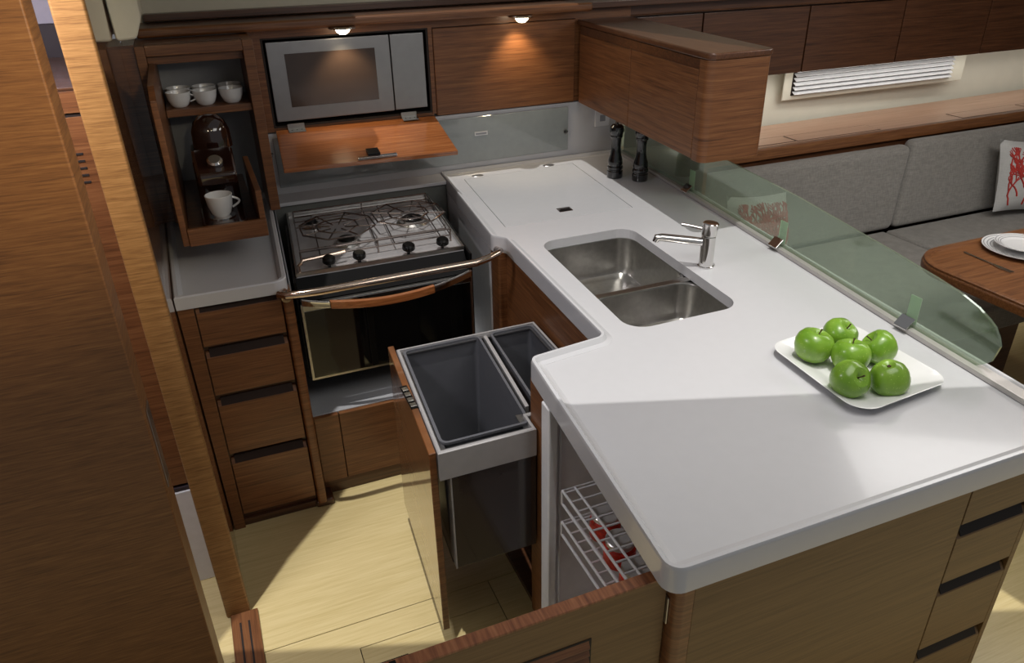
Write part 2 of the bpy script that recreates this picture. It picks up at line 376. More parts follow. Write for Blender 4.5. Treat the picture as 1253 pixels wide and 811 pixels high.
# ============================================================ LEFT DRAWER CABINET
t = thing('drawer_cabinet', 'narrow wooden cabinet of four drawers left of the stove', 'cabinet', (0, 2.8, 0))
MB().box(-0.166, 0.137, 2.385, 3.34, 0.03, 0.90, 0.002, k=-0.022).build('carcass', 'teak_dark', t)
MB().prism([(-0.168, 2.362), (-0.1305, 2.362), (-0.1305, 2.385), (-0.168, 2.385)], 0.0, 0.906, 0, top=[(-0.178, 2.362), (-0.1305, 2.362), (-0.1305, 2.385), (-0.178, 2.385)]).build('filler_strip', 'teak', t)
MB().box(0.1385, 0.172, 2.352, 2.44, 0.02, 0.905, 0.010, 4).build('corner_post', 'teak', t)
MB().box(-0.168, 0.150, 2.372, 2.42, 0.0, 0.03, 0.004).build('toe_board', 'teak_dark', t)
MB().box(0.13, 0.20, 2.36, 2.47, 0.0, 0.03, 0.01, 3).build('foot_block', 'teak_dark', t)
for zt, zb in ((0.905, 0.762), (0.742, 0.577), (0.553, 0.333), (0.311, 0.062)):
    d = MB().slab([(-0.127, 2.362, zb), (-0.127, 2.362, zt - 0.022), (-0.127, 2.376, zt - 0.004), (-0.127, 2.384, zt - 0.004), (-0.127, 2.384, zb)], (0.262, 0, 0), 0.0015, 1).build('drawer', 'teak', t)
    MB().slab([(-0.115, 2.3625, zt - 0.020), (0.123, 2.3625, zt - 0.020), (0.123, 2.380, zt + 0.004), (-0.115, 2.380, zt + 0.004)], (0, 0.003, 0)).build('finger_grip', 'recess', d)

# left worktop with raised fiddle
t = thing('left_worktop', 'small white worktop with raised edge over the four-drawer cabinet', 'worktop', (0, 2.8, 0.9))
outl = rpoly([(-0.179, 2.355), (0.163, 2.350), (0.222, 3.345), (-0.202, 3.345)], [0, 0.045, 0, 0], 8)
MB().prism(offset(outl, 0.010), 0.907, 0.930).build('slab', 'white', t)
ring_rim(MB(), outl, [(0.0, 0.908), (0.0, 0.948), (0.004, 0.952), (0.014, 0.952), (0.020, 0.945), (0.026, 0.9305), (0.012, 0.9295), (0.012, 0.908)]).build('raised_rim', 'white', t)

# ============================================================ STOVE RECESS
t = thing('stove_recess', 'grey lined recess in which the gimballed stove hangs', 'recess', (0.55, 2.9, 0.36))
MB().slab([(0.173, 2.445, 0.36), (0.228, 3.34, 0.36), (0.228, 3.34, 0.9), (0.173, 2.445, 0.9)], (0.005, 0, 0)).build('side_panel', 'grey_liner', t)
MB().slab([(0.926, 2.53, 0.36), (1.00, 3.34, 0.36), (1.00, 3.34, 0.875), (0.926, 2.53, 0.875)], (0.012, 0, 0)).build('side_panel', 'white_plastic', t)
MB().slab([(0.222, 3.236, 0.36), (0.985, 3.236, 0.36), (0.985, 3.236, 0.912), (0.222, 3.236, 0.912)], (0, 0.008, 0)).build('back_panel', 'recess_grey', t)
MB().slab([(0.175, 2.445, 0.345), (0.926, 2.445, 0.345), (1.0, 3.34, 0.345), (0.23, 3.34, 0.345)], (0, 0, 0.013), 0.002, 1).build('base_tray', 'speckle', t)
MB().box(0.50, 0.52, 2.70, 2.72, 0.3585, 0.361, 0.0008).build('drain_cap', 'white_plastic', t)
t = thing('stove_base_cabinet', 'low wooden cabinet front beneath the stove recess', 'cabinet', (0.5, 2.6, 0))
MB().box(0.178, 0.268, 2.425, 2.444, 0.06, 0.355, 0.002).build('side_panel', 'teak', t)
MB().box(0.271, 0.92, 2.425, 2.444, 0.06, 0.355, 0.002).build('door', 'teak', t)
MB().box(0.178, 0.92, 2.446, 3.0, 0.03, 0.343).build('carcass', 'teak_dark', t)
MB().box(0.178, 0.92, 2.432, 2.446, 0.0, 0.056).build('toe_board', 'teak_dark', t)

# ============================================================ STOVE
K = 0.085
st = thing('stove', 'black and stainless gimballed stove with four black knobs', 'stove', (0.55, 2.85, 0.40))
Q = lambda x, y: (x + K * (y - 2.48), y)
MB().prism([Q(0.205, 2.53), Q(0.815, 2.53), Q(0.815, 3.16), Q(0.205, 3.16)], 0.46, 0.845, 0.004).build('oven_body', 'black', st)
hp = [Q(0.203, 2.555), Q(0.828, 2.555), Q(0.828, 3.235), Q(0.203, 3.235)]
MB().prism(hp, 0.846, 0.868, 0.004).build('hob_top', 'hob', st)
ring_rim(MB(), hp, [(0, 0.869), (0, 0.882), (0.008, 0.882), (0.008, 0.869)]).build('hob_rim', 'steel', st)
MB().slab([(0.203, 2.552, 0.866), (0.832, 2.552, 0.866), (0.832, 2.490, 0.800), (0.203, 2.490, 0.800)], (0, 0.012, -0.006), 0.002).build('control_fascia', 'black', st)
# side gimbal brackets
for x in (0.196, 0.838): MB().box(x - 0.004, x + 0.004, 2.49, 3.1, 0.5, 0.875, 0.002, k=K).build('side_plate', 'black', st)
dr = MB().prism([(0.200, 2.470), (0.832, 2.470), (0.833, 2.490), (0.201, 2.490)], 0.492, 0.798, 0.003).build('oven_door', 'steel', st)
MB().slab([(0.210, 2.468, 0.502), (0.822, 2.468, 0.502), (0.822, 2.468, 0.770), (0.210, 2.468, 0.770)], (0, 0.003, 0), 0.0005, 1).build('glass', 'black_glass', dr)
MB().slab([(0.206, 2.462, 0.775), (0.826, 2.462, 0.775), (0.826, 2.462, 0.797), (0.206, 2.462, 0.797)], (0, 0.008, 0), 0.001, 1).build('top_strip', 'chrome', dr)
for x in (0.425, 0.74): MB().box(x, x + 0.022, 2.4665, 2.468, 0.504, 0.768).build('inner_bar', 'black', dr)
def strip(mb, pts, hw, ht):
    t = bmesh.new(); R = []
    for p in pts:
        p = Vector(p); R.append([t.verts.new(p + Vector(v)) for v in ((0, -ht, -hw), (0, ht, -hw), (0, ht, hw), (0, -ht, hw))])
    for a, b in zip(R, R[1:]):
        for j in range(4): t.faces.new((a[j], a[(j + 1) % 4], b[(j + 1) % 4], b[j]))
    t.faces.new(R[0][::-1]); t.faces.new(R[-1]); bmesh.ops.recalc_face_normals(t, faces=t.faces[:])
    return mb._in(t, 0.003, 2, 0.9)
hpz = lambda u: (0.205 + 0.62 * u, 2.455 - 0.045 * (1 - (2 * u - 1) ** 2), 0.815 - 0.028 * (1 - (2 * u - 1) ** 2))
strip(MB(), [hpz(0.15 + 0.60 * i / 12) for i in range(13)], 0.014, 0.010).build('wood_grip', 'teak_flap', dr)
strip(MB(), [hpz(0.15 * i / 4) for i in range(5)], 0.012, 0.008).build('handle_end', 'chrome', dr)
strip(MB(), [hpz(0.75 + 0.25 * i / 4) for i in range(5)], 0.012, 0.008).build('handle_end', 'chrome', dr)
for x in (0.335, 0.445, 0.630, 0.762):
    kb = MB().lathe([(0, 0.046), (0.016, 0.046), (0.023, 0.040), (0.024, 0.026), (0.018, 0.020), (0.006, 0.018), (0.006, 0), (0, 0)], (x, 2.600, 0.868), 24, (0, -0.25, 1)).build('knob', 'black', st)
# pot holder bar at the front of the hob
MB().tube([(0.225, 2.57, 0.869), (0.225, 2.575, 0.900), (0.245, 2.60, 0.908), (0.40, 2.625, 0.908)], 0.006).build('front_bar', 'rail', st)
# burners and wire pan supports
for bx, by, r in ((0.44, 2.80, 0.040), (0.735, 2.92, 0.052), (0.345, 3.05, 0.030)):
    b = MB().lathe([(0, 0), (r + 0.014, 0), (r + 0.014, 0.004), (r, 0.012), (r, 0.020), (0, 0.020)], (bx, by, 0.868)).build('burner', 'steel', st)
    MB().lathe([(0, 0.008), (r * 0.72, 0.008), (r * 0.8, 0.004), (r * 0.8, 0), (0, 0)], (bx, by, 0.888)).build('burner_cap', 'black', b)
gz = 0.918
def wires(name, mb): return mb.build(name, 'bronze', st)
mb = MB()
for z in (0.893, gz): mb.tube([Q(0.23, 2.66) + (z,), Q(0.80, 2.66) + (z,), Q(0.80, 3.12) + (z,), Q(0.23, 3.12) + (z,)], 0.0035, 6, closed=True)
for x, y in ((0.23, 2.66), (0.80, 2.66), (0.80, 3.12), (0.23, 3.12), (0.515, 2.66), (0.515, 3.12)): mb.tube([Q(x, y) + (0.868,), Q(x, y) + (gz,)], 0.0035, 6)
wires('pan_support_frame', mb)
for bx, by, R_ in ((0.42, 2.87, 0.15), (0.715, 2.90, 0.15)):
    mb = MB()
    for rr in (R_, R_ * 0.55):
        mb.tube([(bx + rr * math.cos(math.radians(22.5 + 45 * i)), by + rr * math.sin(math.radians(22.5 + 45 * i)), gz + 0.004) for i in range(8)], 0.0035, 6, closed=True)
    for i in range(8):
        a = math.radians(45 * i + 22.5); mb.tube([(bx + 0.03 * math.cos(a), by + 0.03 * math.sin(a), gz), (bx + R_ * math.cos(a), by + R_ * math.sin(a), gz + 0.004)], 0.003, 6)
    wires('pan_support', mb)
mb = MB()
for y in (2.74, 2.99, 3.06): mb.tube([Q(0.23, y) + (0.893,), Q(0.80, y) + (0.893,)], 0.0025, 6)
for x in (0.30, 0.515, 0.58, 0.76): mb.tube([Q(x, 2.66) + (0.893,), Q(x, 3.12) + (0.893,)], 0.0025, 6)
wires('lower_wires', mb)

# grab rail across the stove
gr = thing('grab_rail', 'curved bronze grab rail across the front of the stove', 'rail', (0.5, 2.30, 0.9))
MB().tube([(0.150, 2.352, 0.915), (0.132, 2.325, 0.918), (0.150, 2.302, 0.920), (0.20, 2.292, 0.921)] + [(0.25 + 0.06 * i, 2.290 + 0.001 * i, 0.920) for i in range(10)] + [(0.84, 2.31, 0.924), (0.885, 2.33, 0.928), (0.915, 2.38, 0.915), (0.928, 2.46, 0.89), (0.935, 2.50, 0.865)],
          [0.010, 0.012, 0.0125, 0.013] + [0.0135] * 10 + [0.013, 0.011, 0.009, 0.009, 0.009], 12).build('bar', 'rail', gr)
MB().lathe([(0, 0), (0.018, 0), (0.016, 0.005), (0, 0.006)], (0.152, 2.352, 0.890), 20, (0, -1, 0)).build('mounting_plate', 'rail', gr)

# ============================================================ MAIN WORKTOP
WT = [(0.613, 0.803), (1.722, 0.795), (1.795, 1.60), (1.842, 2.05), (1.902, 2.60), (1.955, 3.348), (0.997, 3.348), (0.917, 2.480), (0.957, 2.435), (0.925, 1.632), (0.688, 1.604)]
wt_out = rpoly(WT, [0.035, 0.03, 0.4, 0.4, 0.4, 0, 0, 0.03, 0.03, 0.025, 0.030], 6)
big = [(1.036, 1.652), (1.412, 1.652), (1.412, 1.925), (1.036, 1.925)]
bowl1 = rpoly([(1.048, 1.652), (1.410, 1.652), (1.416, 1.930), (1.050, 1.930)], 0.055, 7)
sink_hole = rpoly([(1.026, 1.648), (1.410, 1.650), (1.444, 2.382), (1.066, 2.380)], 0.065, 8)
wt = thing('worktop', 'long white L-shaped worktop with raised rim and undermounted sink', 'worktop', (1.2, 2.0, 0.88))
hatch_hole = [(1.013, 2.583), (1.572, 2.571), (1.640, 3.262), (1.073, 3.238)]
inner = offset(wt_out, 0.012)
sheet(MB(), inner, [sink_hole[::-1], hatch_hole[::-1]], 0.885, 0.920).build('slab', 'white', wt, smooth=False)
ring_rim(MB(), wt_out, [(0.0, 0.876), (0.0, 0.929), (0.003, 0.937), (0.011, 0.937), (0.019, 0.925), (0.034, 0.9205), (0.034, 0.9100), (0.013, 0.9100), (0.013, 0.876)]).build('raised_rim', 'white', wt)
MB().prism([(0.2245, 3.219), (0.984, 3.219), (0.994, 3.349), (0.2245, 3.349)], 0.914, 0.930, 0.003).build('back_ledge', 'white', wt)
hl = MB().prism(offset(hatch_hole, 0.0022), 0.900, 0.9205, 0.001, 1).build('icebox_lid', 'white_lid', wt)
MB().prism(hatch_hole, 0.886, 0.900).build('lid_seam', 'seam', wt)
for cx, cy in ((1.150, 3.268), (1.520, 3.280)):
    MB().lathe([(0, 0.002), (0.024, 0.002), (0.027, 0)], (cx, cy, 0.920), 24, None, 1.1, 0.7).build('hinge_cover', 'steel_soft', hl)
h = MB().prism(rpoly([(1.275, 2.640), (1.335, 2.640), (1.340, 2.688), (1.280, 2.688)], 0.004), 0.9200, 0.9222).build('recessed_pull', 'chrome', hl)
MB().prism([(1.284, 2.648), (1.328, 2.648), (1.331, 2.674), (1.287, 2.674)], 0.9222, 0.9228).build('pull_slot', 'black', hl)

# sink: two bowls
def bowl(name, outline, ztop, depth, parent, drain):
    t = bmesh.new(); loops = []
    prof = [(-0.012, ztop), (0.0, ztop), (0.003, ztop - 0.006), (0.010, ztop - depth * 0.75), (0.022, ztop - depth * 0.93), (0.045, ztop - depth)]
    for d, z in prof: loops.append([t.verts.new((x, y, z)) for x, y in offset(outline, d)])
    k = len(outline)
    for a, b in zip(loops, loops[1:]):
        for i in range(k): t.faces.new((a[i], a[(i + 1) % k], b[(i + 1) % k], b[i]))
    t.faces.new(loops[-1])
    mb = MB(); mb._in(t); o = mb.build(name, 'steel', parent)
    md = o.modifiers.new('thick', 'SOLIDIFY'); md.thickness = 0.0015; md.offset = -1
    o2 = MB().lathe([(0.0, 0.001), (0.028, 0.001), (0.036, 0.004), (0.040, 0.001), (0.040, 0.0)], (drain[0], drain[1], ztop - depth + 0.001), 28).build('drain', 'chrome', o)
    MB().lathe([(0, 0.005), (0.014, 0.004), (0.022, 0.001)], (drain[0], drain[1], ztop - depth + 0.001), 20).build('drain_cap', 'steel', o)
    return o
sk = thing('double_sink', 'stainless steel double sink set under the white worktop', 'sink', (1.23, 2.02, 0.74))
bowl('large_bowl', rpoly([(1.042, 1.962), (1.428, 1.962), (1.448, 2.387), (1.062, 2.385)], 0.06, 7), 0.884, 0.15, sk, (1.30, 2.17))
bowl('small_bowl', rpoly([(1.024, 1.643), (1.412, 1.645), (1.422, 1.935), (1.036, 1.935)], 0.06, 7), 0.884, 0.13, sk, (1.28, 1.77))
MB().box(1.040, 1.424, 1.934, 1.963, 0.876, 0.886, 0.003).build('divider', 'steel', sk)
MB().tube([(1.365, 2.20, 0.737), (1.35, 2.14, 0.741), (1.32, 2.08, 0.741), (1.31, 2.02, 0.738)], 0.008, 10).build('overflow_pipe', 'chrome', sk)

# faucet
fa = thing('faucet', 'chrome single lever mixer tap standing behind the sink', 'tap', (1.486, 1.945, 0.92))
MB().lathe([(0, 0), (0.027, 0), (0.027, 0.004), (0.024, 0.006), (0.024, 0.108), (0.0235, 0.110), (0, 0.110)], (1.486, 1.945, 0.9205), 32).build('body', 'chrome', fa)
MB().lathe([(0.0, 0), (0.024, 0), (0.0255, 0.003), (0.0265, 0.040), (0.024, 0.043), (0, 0.044)], (1.486, 1.945, 1.0325), 32, (0.08, -0.03, 1)).build('cartridge_cap', 'chrome', fa)
MB().tube([(1.486, 1.945, 1.005), (1.44, 1.968, 1.012), (1.35, 2.015, 1.022), (1.335, 2.022, 1.020), (1.332, 2.024, 1.008)], [0.014, 0.014, 0.013, 0.013, 0.011], 14).build('spout', 'chrome', fa)
MB().tube([(1.486, 1.945, 1.05), (1.435, 1.985, 1.060), (1.415, 2.002, 1.062)], [0.005, 0.005, 0.006], 10).build('lever', 'chrome', fa)

# ============================================================ ISLAND BASE
isl = thing('island_cabinet', 'large wooden island cabinet under the white worktop with a column of drawers', 'cabinet', (1.2, 1.4, 0))
MB().box(0.7005, 1.428, 0.838, 0.858, 0.0, 0.874, 0.002).build('front_panel', 'teak_island', isl)
MB().prism(rpoly([(0.661, 0.838), (0.700, 0.838), (0.700, 0.887), (0.661, 0.887)], [0.02, 0, 0, 0.004], 6), 0.0, 0.875).build('corner_post', 'teak', isl)
for zt, zb in ((0.874, 0.722), (0.697, 0.536), (0.511, 0.303), (0.278, 0.06)):
    d = MB().slab([(1.4315, 0.838, zb), (1.4315, 0.838, zt - 0.020), (1.4315, 0.850, zt - 0.002), (1.4315, 0.858, zt - 0.002), (1.4315, 0.858, zb)], (0.230, 0, 0), 0.0012, 1).build('drawer', 'teak_island', isl)
    MB().slab([(1.443, 0.8385, zt - 0.014), (1.648, 0.8385, zt - 0.014), (1.648, 0.853, zt + 0.010), (1.443, 0.853, zt + 0.010)], (0, 0.003, 0)).build('finger_grip', 'seam', d)
MB().box(1.4295, 1.6625, 0.862, 0.870, 0.0, 0.874).build('drawer_backing', 'teak_dark', isl)
MB().box(1.662, 1.680, 0.838, 3.34, 0.0, 0.874, 0.002, k=0.09).build('side_panel', 'teak_island', isl)
MB().box(0.690, 0.722, 1.492, 1.602, 0.0, 0.876, 0.005, 3).build('post', 'teak', isl)
MB().box(0.722, 1.60, 1.585, 1.604, 0.0, 0.72).build('bin_bay_side', 'teak', isl)
MB().slab([(0.934, 1.64, 0.0), (0.962, 2.50, 0.0), (0.962, 2.50, 0.874), (0.934, 1.64, 0.874)], (0.012, 0, 0)).build('apron_panel', 'teak', isl)
MB().prism(rpoly([(0.928, 2.44), (0.962, 2.44), (0.966, 2.525), (0.930, 2.525)], [0.012, 0, 0, 0], 5), 0.0, 0.876).build('corner_post', 'teak', isl)
MB().box(0.700, 1.66, 0.86, 3.2, 0.0, 0.02).build('base', 'teak_dark', isl)
# fridge compartment
fr = thing('fridge', 'open front fridge compartment with pale lining under the worktop end', 'refrigerator', (1.05, 1.15, 0.1))
MB().box(0.700, 1.38, 1.462, 1.490, 0.06, 0.874, 0.002).build('side_lining', 'fridge', fr)
MB().box(0.672, 0.700, 1.440, 1.490, 0.06, 0.872, 0.006, 3).build('door_frame', 'white_plastic', fr)
MB().box(0.700, 1.38, 0.862, 0.888, 0.06, 0.874, 0.002).build('side_lining', 'fridge', fr)
MB().box(1.36, 1.38, 0.888, 1.462, 0.06, 0.874).build('back_lining', 'fridge', fr)
MB().box(0.700, 1.36, 0.888, 1.462, 0.021, 0.06).build('bottom_lining', 'fridge', fr)
MB().tube([(0.712, 1.452, 0.07), (0.712, 1.452, 0.86)], 0.0035, 8).build('shelf_rail', 'white_plastic', fr)
def basket(z, label):
    b = thing('wire_basket', label, 'basket', (0.85, 1.12, z), 'white wire baskets in the fridge')
    x0, x1, y0, y1 = 0.682, 1.02, 0.895, 1.375
    mb = MB(); mb.tube([(x0, y0, z), (x1, y0, z), (x1, y1, z), (x0, y1, z)], 0.0045, 8, closed=True)
    mb.tube([(x0, y0, z - 0.042), (x0, y1, z - 0.042)], 0.004, 8); mb.tube([(x0 + 0.035, y0, z), (x0 + 0.035, y1, z)], 0.0035, 8)
    mb.tube([(x0, y1, z), (x0, y1, z - 0.042)], 0.0045, 8); mb.tube([(x0, y0, z), (x0, y0, z - 0.042)], 0.0045, 8)
    mb.build('frame', 'white_plastic', b)
    for i in range(13):
        y = y0 + 0.02 + i * (y1 - y0 - 0.03) / 12
        MB().tube([(x0, y, z), (x1, y, z)], 0.003, 6).build('wire', 'white_plastic', b)
basket(0.66, 'upper white wire basket in the open fridge, just below the worktop edge')
basket(0.555, 'lower white wire basket in the open fridge')
jars = []
for i, (jx, jy) in enumerate(((0.760, 1.285), (0.748, 1.190), (0.738, 1.095), (0.735, 0.998), (0.852, 1.240), (0.842, 1.140), (0.832, 1.040), (0.828, 0.945))):
    if i == 0:
        j0 = thing('jar', '', 'jar', (jx, jy, 0.5605), 'jars standing on the lower fridge basket')
        MB().lathe([(0, 0), (0.036, 0), (0.040, 0.004), (0.040, 0.052), (0.034, 0.060), (0, 0.060)], (jx, jy, 0.5605), 20).build('body', 'jar_red', j0)
        MB().lathe([(0, 0.062), (0.035, 0.062), (0.036, 0.0605), (0, 0.0604)], (jx, jy, 0.5605), 20).build('seal', 'white_plastic', j0)
        MB().lathe([(0, 0.074), (0.034, 0.074), (0.0365, 0.072), (0.0365, 0.0625), (0, 0.0625)], (jx, jy, 0.5605), 24).build('lid', 'jar_lid', j0)
        jars.append(j0)
    else: jars.append(copy_tree(j0, None, (jx - 0.760, jy - 1.285, 0)))
for q, j in enumerate(jars): j['label'] = 'small red jar with grey lid in the fridge basket, %s row, %s' % (('outer', 'inner')[q // 4], ('rearmost', 'second from the rear', 'third from the rear', 'nearest the island corner')[q % 4])
# open fridge door, swung out towards the camera
dl = lab(MB().box(0.075, 0.656, 0.866, 0.886, 0.11, 0.851, 0.002).build('fridge_door', 'teak_island', isl), 'open wooden fridge door with louvred vent, hinged at the island corner')
MB().box(0.075, 0.657, 0.864, 0.890, 0.8512, 0.857, 0.001, 1).build('edge_band', 'teak_end', dl)
vf = MB().box(0.31, 0.495, 0.8645, 0.8658, 0.50, 0.762, 0.0004, 1).build('vent_panel', 'seam', dl)
for i in range(13): MB().slab([(0.316, 0.858, 0.508 + i * 0.0195), (0.489, 0.858, 0.508 + i * 0.0195), (0.489, 0.8645, 0.520 + i * 0.0195), (0.316, 0.8645, 0.520 + i * 0.0195)], (0, 0, 0.0035)).build('vent_slat', 'teak', dl)
for z in (0.73, 0.25): MB().box(0.6565, 0.6605, 0.860, 0.872, z, z + 0.07, 0.0015).build('hinge', 'steel', dl)
MB().box(0.10, 0.155, 0.8902, 0.896, 0.815, 0.8515, 0.001).build('latch', 'black', dl)
MB().box(0.118, 0.130, 0.868, 0.884, 0.8571, 0.862, 0.001).build('latch_pin', 'black', dl)

# ============================================================ PULL-OUT BIN
BY = lambda x, y: (x + 0.068 * (y - 1.556), y)
FB = [(0.383, 1.556), (0.403, 1.556), (0.446, 2.160), (0.426, 2.160)]
bn = lab(MB().prism(FB, 0.085, 0.742, 0.002, 1).build('pull_out_front', 'teak_gloss', isl), 'glossy wooden front of the pulled-out waste drawer')
rim_o = [(0.405, 1.520), (0.915, 1.520), (0.915, 2.125), (0.447, 2.125)]
rim_o = [(0.405, 1.545), (0.684, 1.545), (0.686, 1.612), (0.722, 1.612), (0.924, 1.642), (0.932, 2.125), (0.446, 2.125)]
ring_rim(MB(), rim_o, [(0, 0.655), (0, 0.742), (0.003, 0.745), (0.010, 0.745), (0.010, 0.655)]).build('frame', 'bin_frame', bn)
ring_rim(MB(), offset(rim_o, 0.0105), [(0, 0.730), (0, 0.735), (0.016, 0.735), (0.016, 0.730)]).build('inner_ledge', 'steel_soft', bn)
def tub(name, outline, zt, zb, tap):
    t = bmesh.new(); loops = []
    for d, z in ((tap, zb), (0, zt - 0.01), (-0.004, zt - 0.008), (-0.004, zt), (0.004, zt), (0.004, zt - 0.01), (tap + 0.004, zb + 0.004)):
        loops.append([t.verts.new((x, y, z)) for x, y in offset(outline, d)])
    k = len(outline)
    for a, b in zip(loops, loops[1:]):
        for i in range(k): t.faces.new((a[i], a[(i + 1) % k], b[(i + 1) % k], b[i]))
    t.faces.new(loops[-1]); t.faces.new(loops[0][::-1]); bmesh.ops.recalc_face_normals(t, faces=t.faces[:])
    mb = MB(); mb._in(t); return mb.build(name, 'bin')
T1 = rpoly([(0.428, 1.585), (0.680, 1.585), (0.722, 2.108), (0.466, 2.108)], 0.02, 4)
T2 = rpoly([(0.735, 1.665), (0.905, 1.665), (0.915, 2.108), (0.765, 2.108)], 0.02, 4)
tag(tub('bin_tub', T1, 0.744, 0.30, 0.010), 'large anthracite waste bin in the pulled-out drawer, nearest its front board', 'bin')
tag(tub('bin_tub', T2, 0.744, 0.30, 0.010), 'narrow anthracite waste bin in the drawer, half under the worktop', 'bin')
MB().slab([(0.700, 1.66, 0.700), (0.738, 2.105, 0.700), (0.738, 2.105, 0.741), (0.700, 1.66, 0.741)], (0.012, 0, 0), 0.002).build('divider', 'bin_frame', bn)
MB().box(0.438, 0.685, 1.548, 1.566, 0.325, 0.654, 0.004).build('outer_shell', 'bin_dark', bn)
MB().slab([(0.434, 1.548, 0.325), (0.474, 2.12, 0.325), (0.474, 2.12, 0.654), (0.434, 1.548, 0.654)], (0.004, 0, 0)).build('shell_side', 'bin_frame', bn)
MB().box(0.3985, 0.4195, 1.775, 1.905, 0.7375, 0.7440, 0.001).build('latch', 'black', bn)
for y in (1.785, 1.815, 1.845, 1.875): MB().box(0.4005, 0.4175, y, y + 0.018, 0.7442, 0.7455, 0.0005, 1).build('latch_bar', 'steel', bn)

# ============================================================ BACK WALL: splash panel, outlets, upper cabinets
sp = thing('splash_panel', 'long grey glass splash panel with round knob below the upper cabinets', 'panel', (0.95, 3.34, 0.96))
MB().slab([(0.272, 3.344, 0.958), (1.652, 3.344, 0.966), (1.652, 3.344, 1.172), (0.272, 3.344, 1.172)], (0, 0.006, 0), 0.001, 1).build('glass', 'frost_panel', sp)
MB().lathe([(0, 0.020), (0.010, 0.019), (0.012, 0.012), (0.006, 0.008), (0.006, 0), (0, 0)], (1.632, 3.344, 1.06), 20, (0, -1, 0)).build('knob', 'chrome', sp)
o = MB().box(1.17, 1.235, 3.341, 3.344, 1.085, 1.103, 0.001).build('outlet_plate', 'white_plastic', sp)  # outlet showing in the splash glass, modelled as a plate on it
MB().box(1.176, 1.229, 3.3402, 3.3412, 1.090, 1.098).build('slot', 'grey_liner', o)
hk = tag(MB().tube([(0.252, 3.344, 1.10), (0.252, 3.326, 1.10), (0.258, 3.318, 1.118)], 0.005, 8).build('wall_hook', 'chrome'), 'small chrome hook on the wall left of the splash panel', 'hook')
so = thing('wall_socket', 'white socket on the wall behind the pepper mills', 'socket', (1.84, 3.35, 1.05))
MB().box(1.80, 1.88, 3.342, 3.351, 1.06, 1.14, 0.003).build('cover', 'white_plastic', so)
MB().box(1.825, 1.855, 3.340, 3.342, 1.085, 1.115, 0.001).build('socket_face', 'grey_liner', so)

uc = thing('upper_cabinet', 'wooden upper cabinet along the back wall housing the microwave', 'cabinet', (0.95, 3.5, 1.19))
MB().box(0.205, 0.285, 3.345, 3.49, 1.198, 1.600).build('left_stile', 'teak', uc)
MB().box(0.285, 1.70, 3.345, 3.49, 1.566, 1.600).build('top_rail', 'teak', uc)
MB().box(0.285, 0.985, 3.350, 3.49, 1.198, 1.212).build('bottom_rail', 'teak', uc)
MB().box(0.978, 0.996, 3.345, 3.49, 1.205, 1.566).build('divider', 'teak', uc)
MB().box(0.998, 1.678, 3.340, 3.358, 1.196, 1.562, 0.0015, 1).build('door', 'teak', uc)
MB().box(0.998, 1.70, 3.360, 3.49, 1.196, 1.566).build('carcass', 'teak_dark', uc)
MB().box(1.682, 1.975, 3.353, 3.49, 1.196, 1.601, 0.0015, 1).build('right_stile', 'teak', uc)
MB().box(0.285, 0.978, 3.42, 3.49, 1.212, 1.566).build('niche_back', 'seam', uc)
for a in ((0.285, 0.294, 3.347, 3.42, 1.212, 1.566), (0.969, 0.978, 3.347, 3.42, 1.212, 1.566), (0.294, 0.969, 3.347, 3.42, 1.559, 1.566), (0.294, 0.969, 3.347, 3.42, 1.212, 1.219)): MB().box(*a).build('niche_lining', 'seam', uc)
mw = thing('microwave', 'stainless steel built-in microwave with square dark window', 'microwave', (0.63, 3.38, 1.235))
MB().box(0.302, 0.958, 3.365, 3.415, 1.236, 1.550, 0.002).build('body', 'black', mw)
MB().box(0.303, 0.807, 3.348, 3.364, 1.236, 1.549, 0.003).build('door', 'steel_soft', mw)
MB().box(0.811, 0.957, 3.348, 3.364, 1.238, 1.549, 0.003).build('control_panel', 'steel_soft', mw)
MB().box(0.371, 0.742, 3.3465, 3.348, 1.291, 1.502, 0.0005, 1).build('window', 'mw_window', mw)
# flap
fp = MB().slab([(0.290, 3.340, 1.205), (0.983, 3.340, 1.198), (0.978, 3.010, 1.118), (0.268, 3.020, 1.127)], (0, 0.004, -0.018), 0.002).build('flap', 'teak_flap', uc)
lab(fp, 'open glossy wooden flap folded down below the microwave')
def onflap(x, u, dz): return (x, 3.340 - 0.33 * u, 1.2015 - 0.080 * u + dz)
for x in (0.375, 0.865):
    h = MB().slab([onflap(x - 0.035, 0.0, 0.004), onflap(x + 0.035, 0.0, 0.003), onflap(x + 0.035, 0.11, 0.004), onflap(x - 0.035, 0.11, 0.004)], (0, 0, 0.003), 0.0008, 1).build('hinge', 'steel', fp)
    MB().slab([(x - 0.035, 3.3385, 1.2055), (x + 0.035, 3.3385, 1.2055), (x + 0.035, 3.3385, 1.226), (x - 0.035, 3.3385, 1.226)], (0, 0.004, 0), 0.0008, 1).build('hinge_leaf', 'steel', fp)
    for dx in (-0.02, 0, 0.02): MB().lathe([(0, 0.002), (0.004, 0)], onflap(x + dx, 0.06, 0.007), 8).build('screw', 'black', fp)
MB().slab([onflap(0.605, 0.80, 0.004), onflap(0.655, 0.80, 0.004), onflap(0.655, 0.94, 0.004), onflap(0.605, 0.94, 0.004)], (0, 0, 0.014), 0.002).build('latch_body', 'black', fp)
MB().slab([onflap(0.56, 0.945, 0.004), onflap(0.72, 0.945, 0.004), onflap(0.72, 0.985, 0.004), onflap(0.56, 0.985, 0.004)], (0, 0, 0.008), 0.001).build('latch_plate', 'chrome', fp)

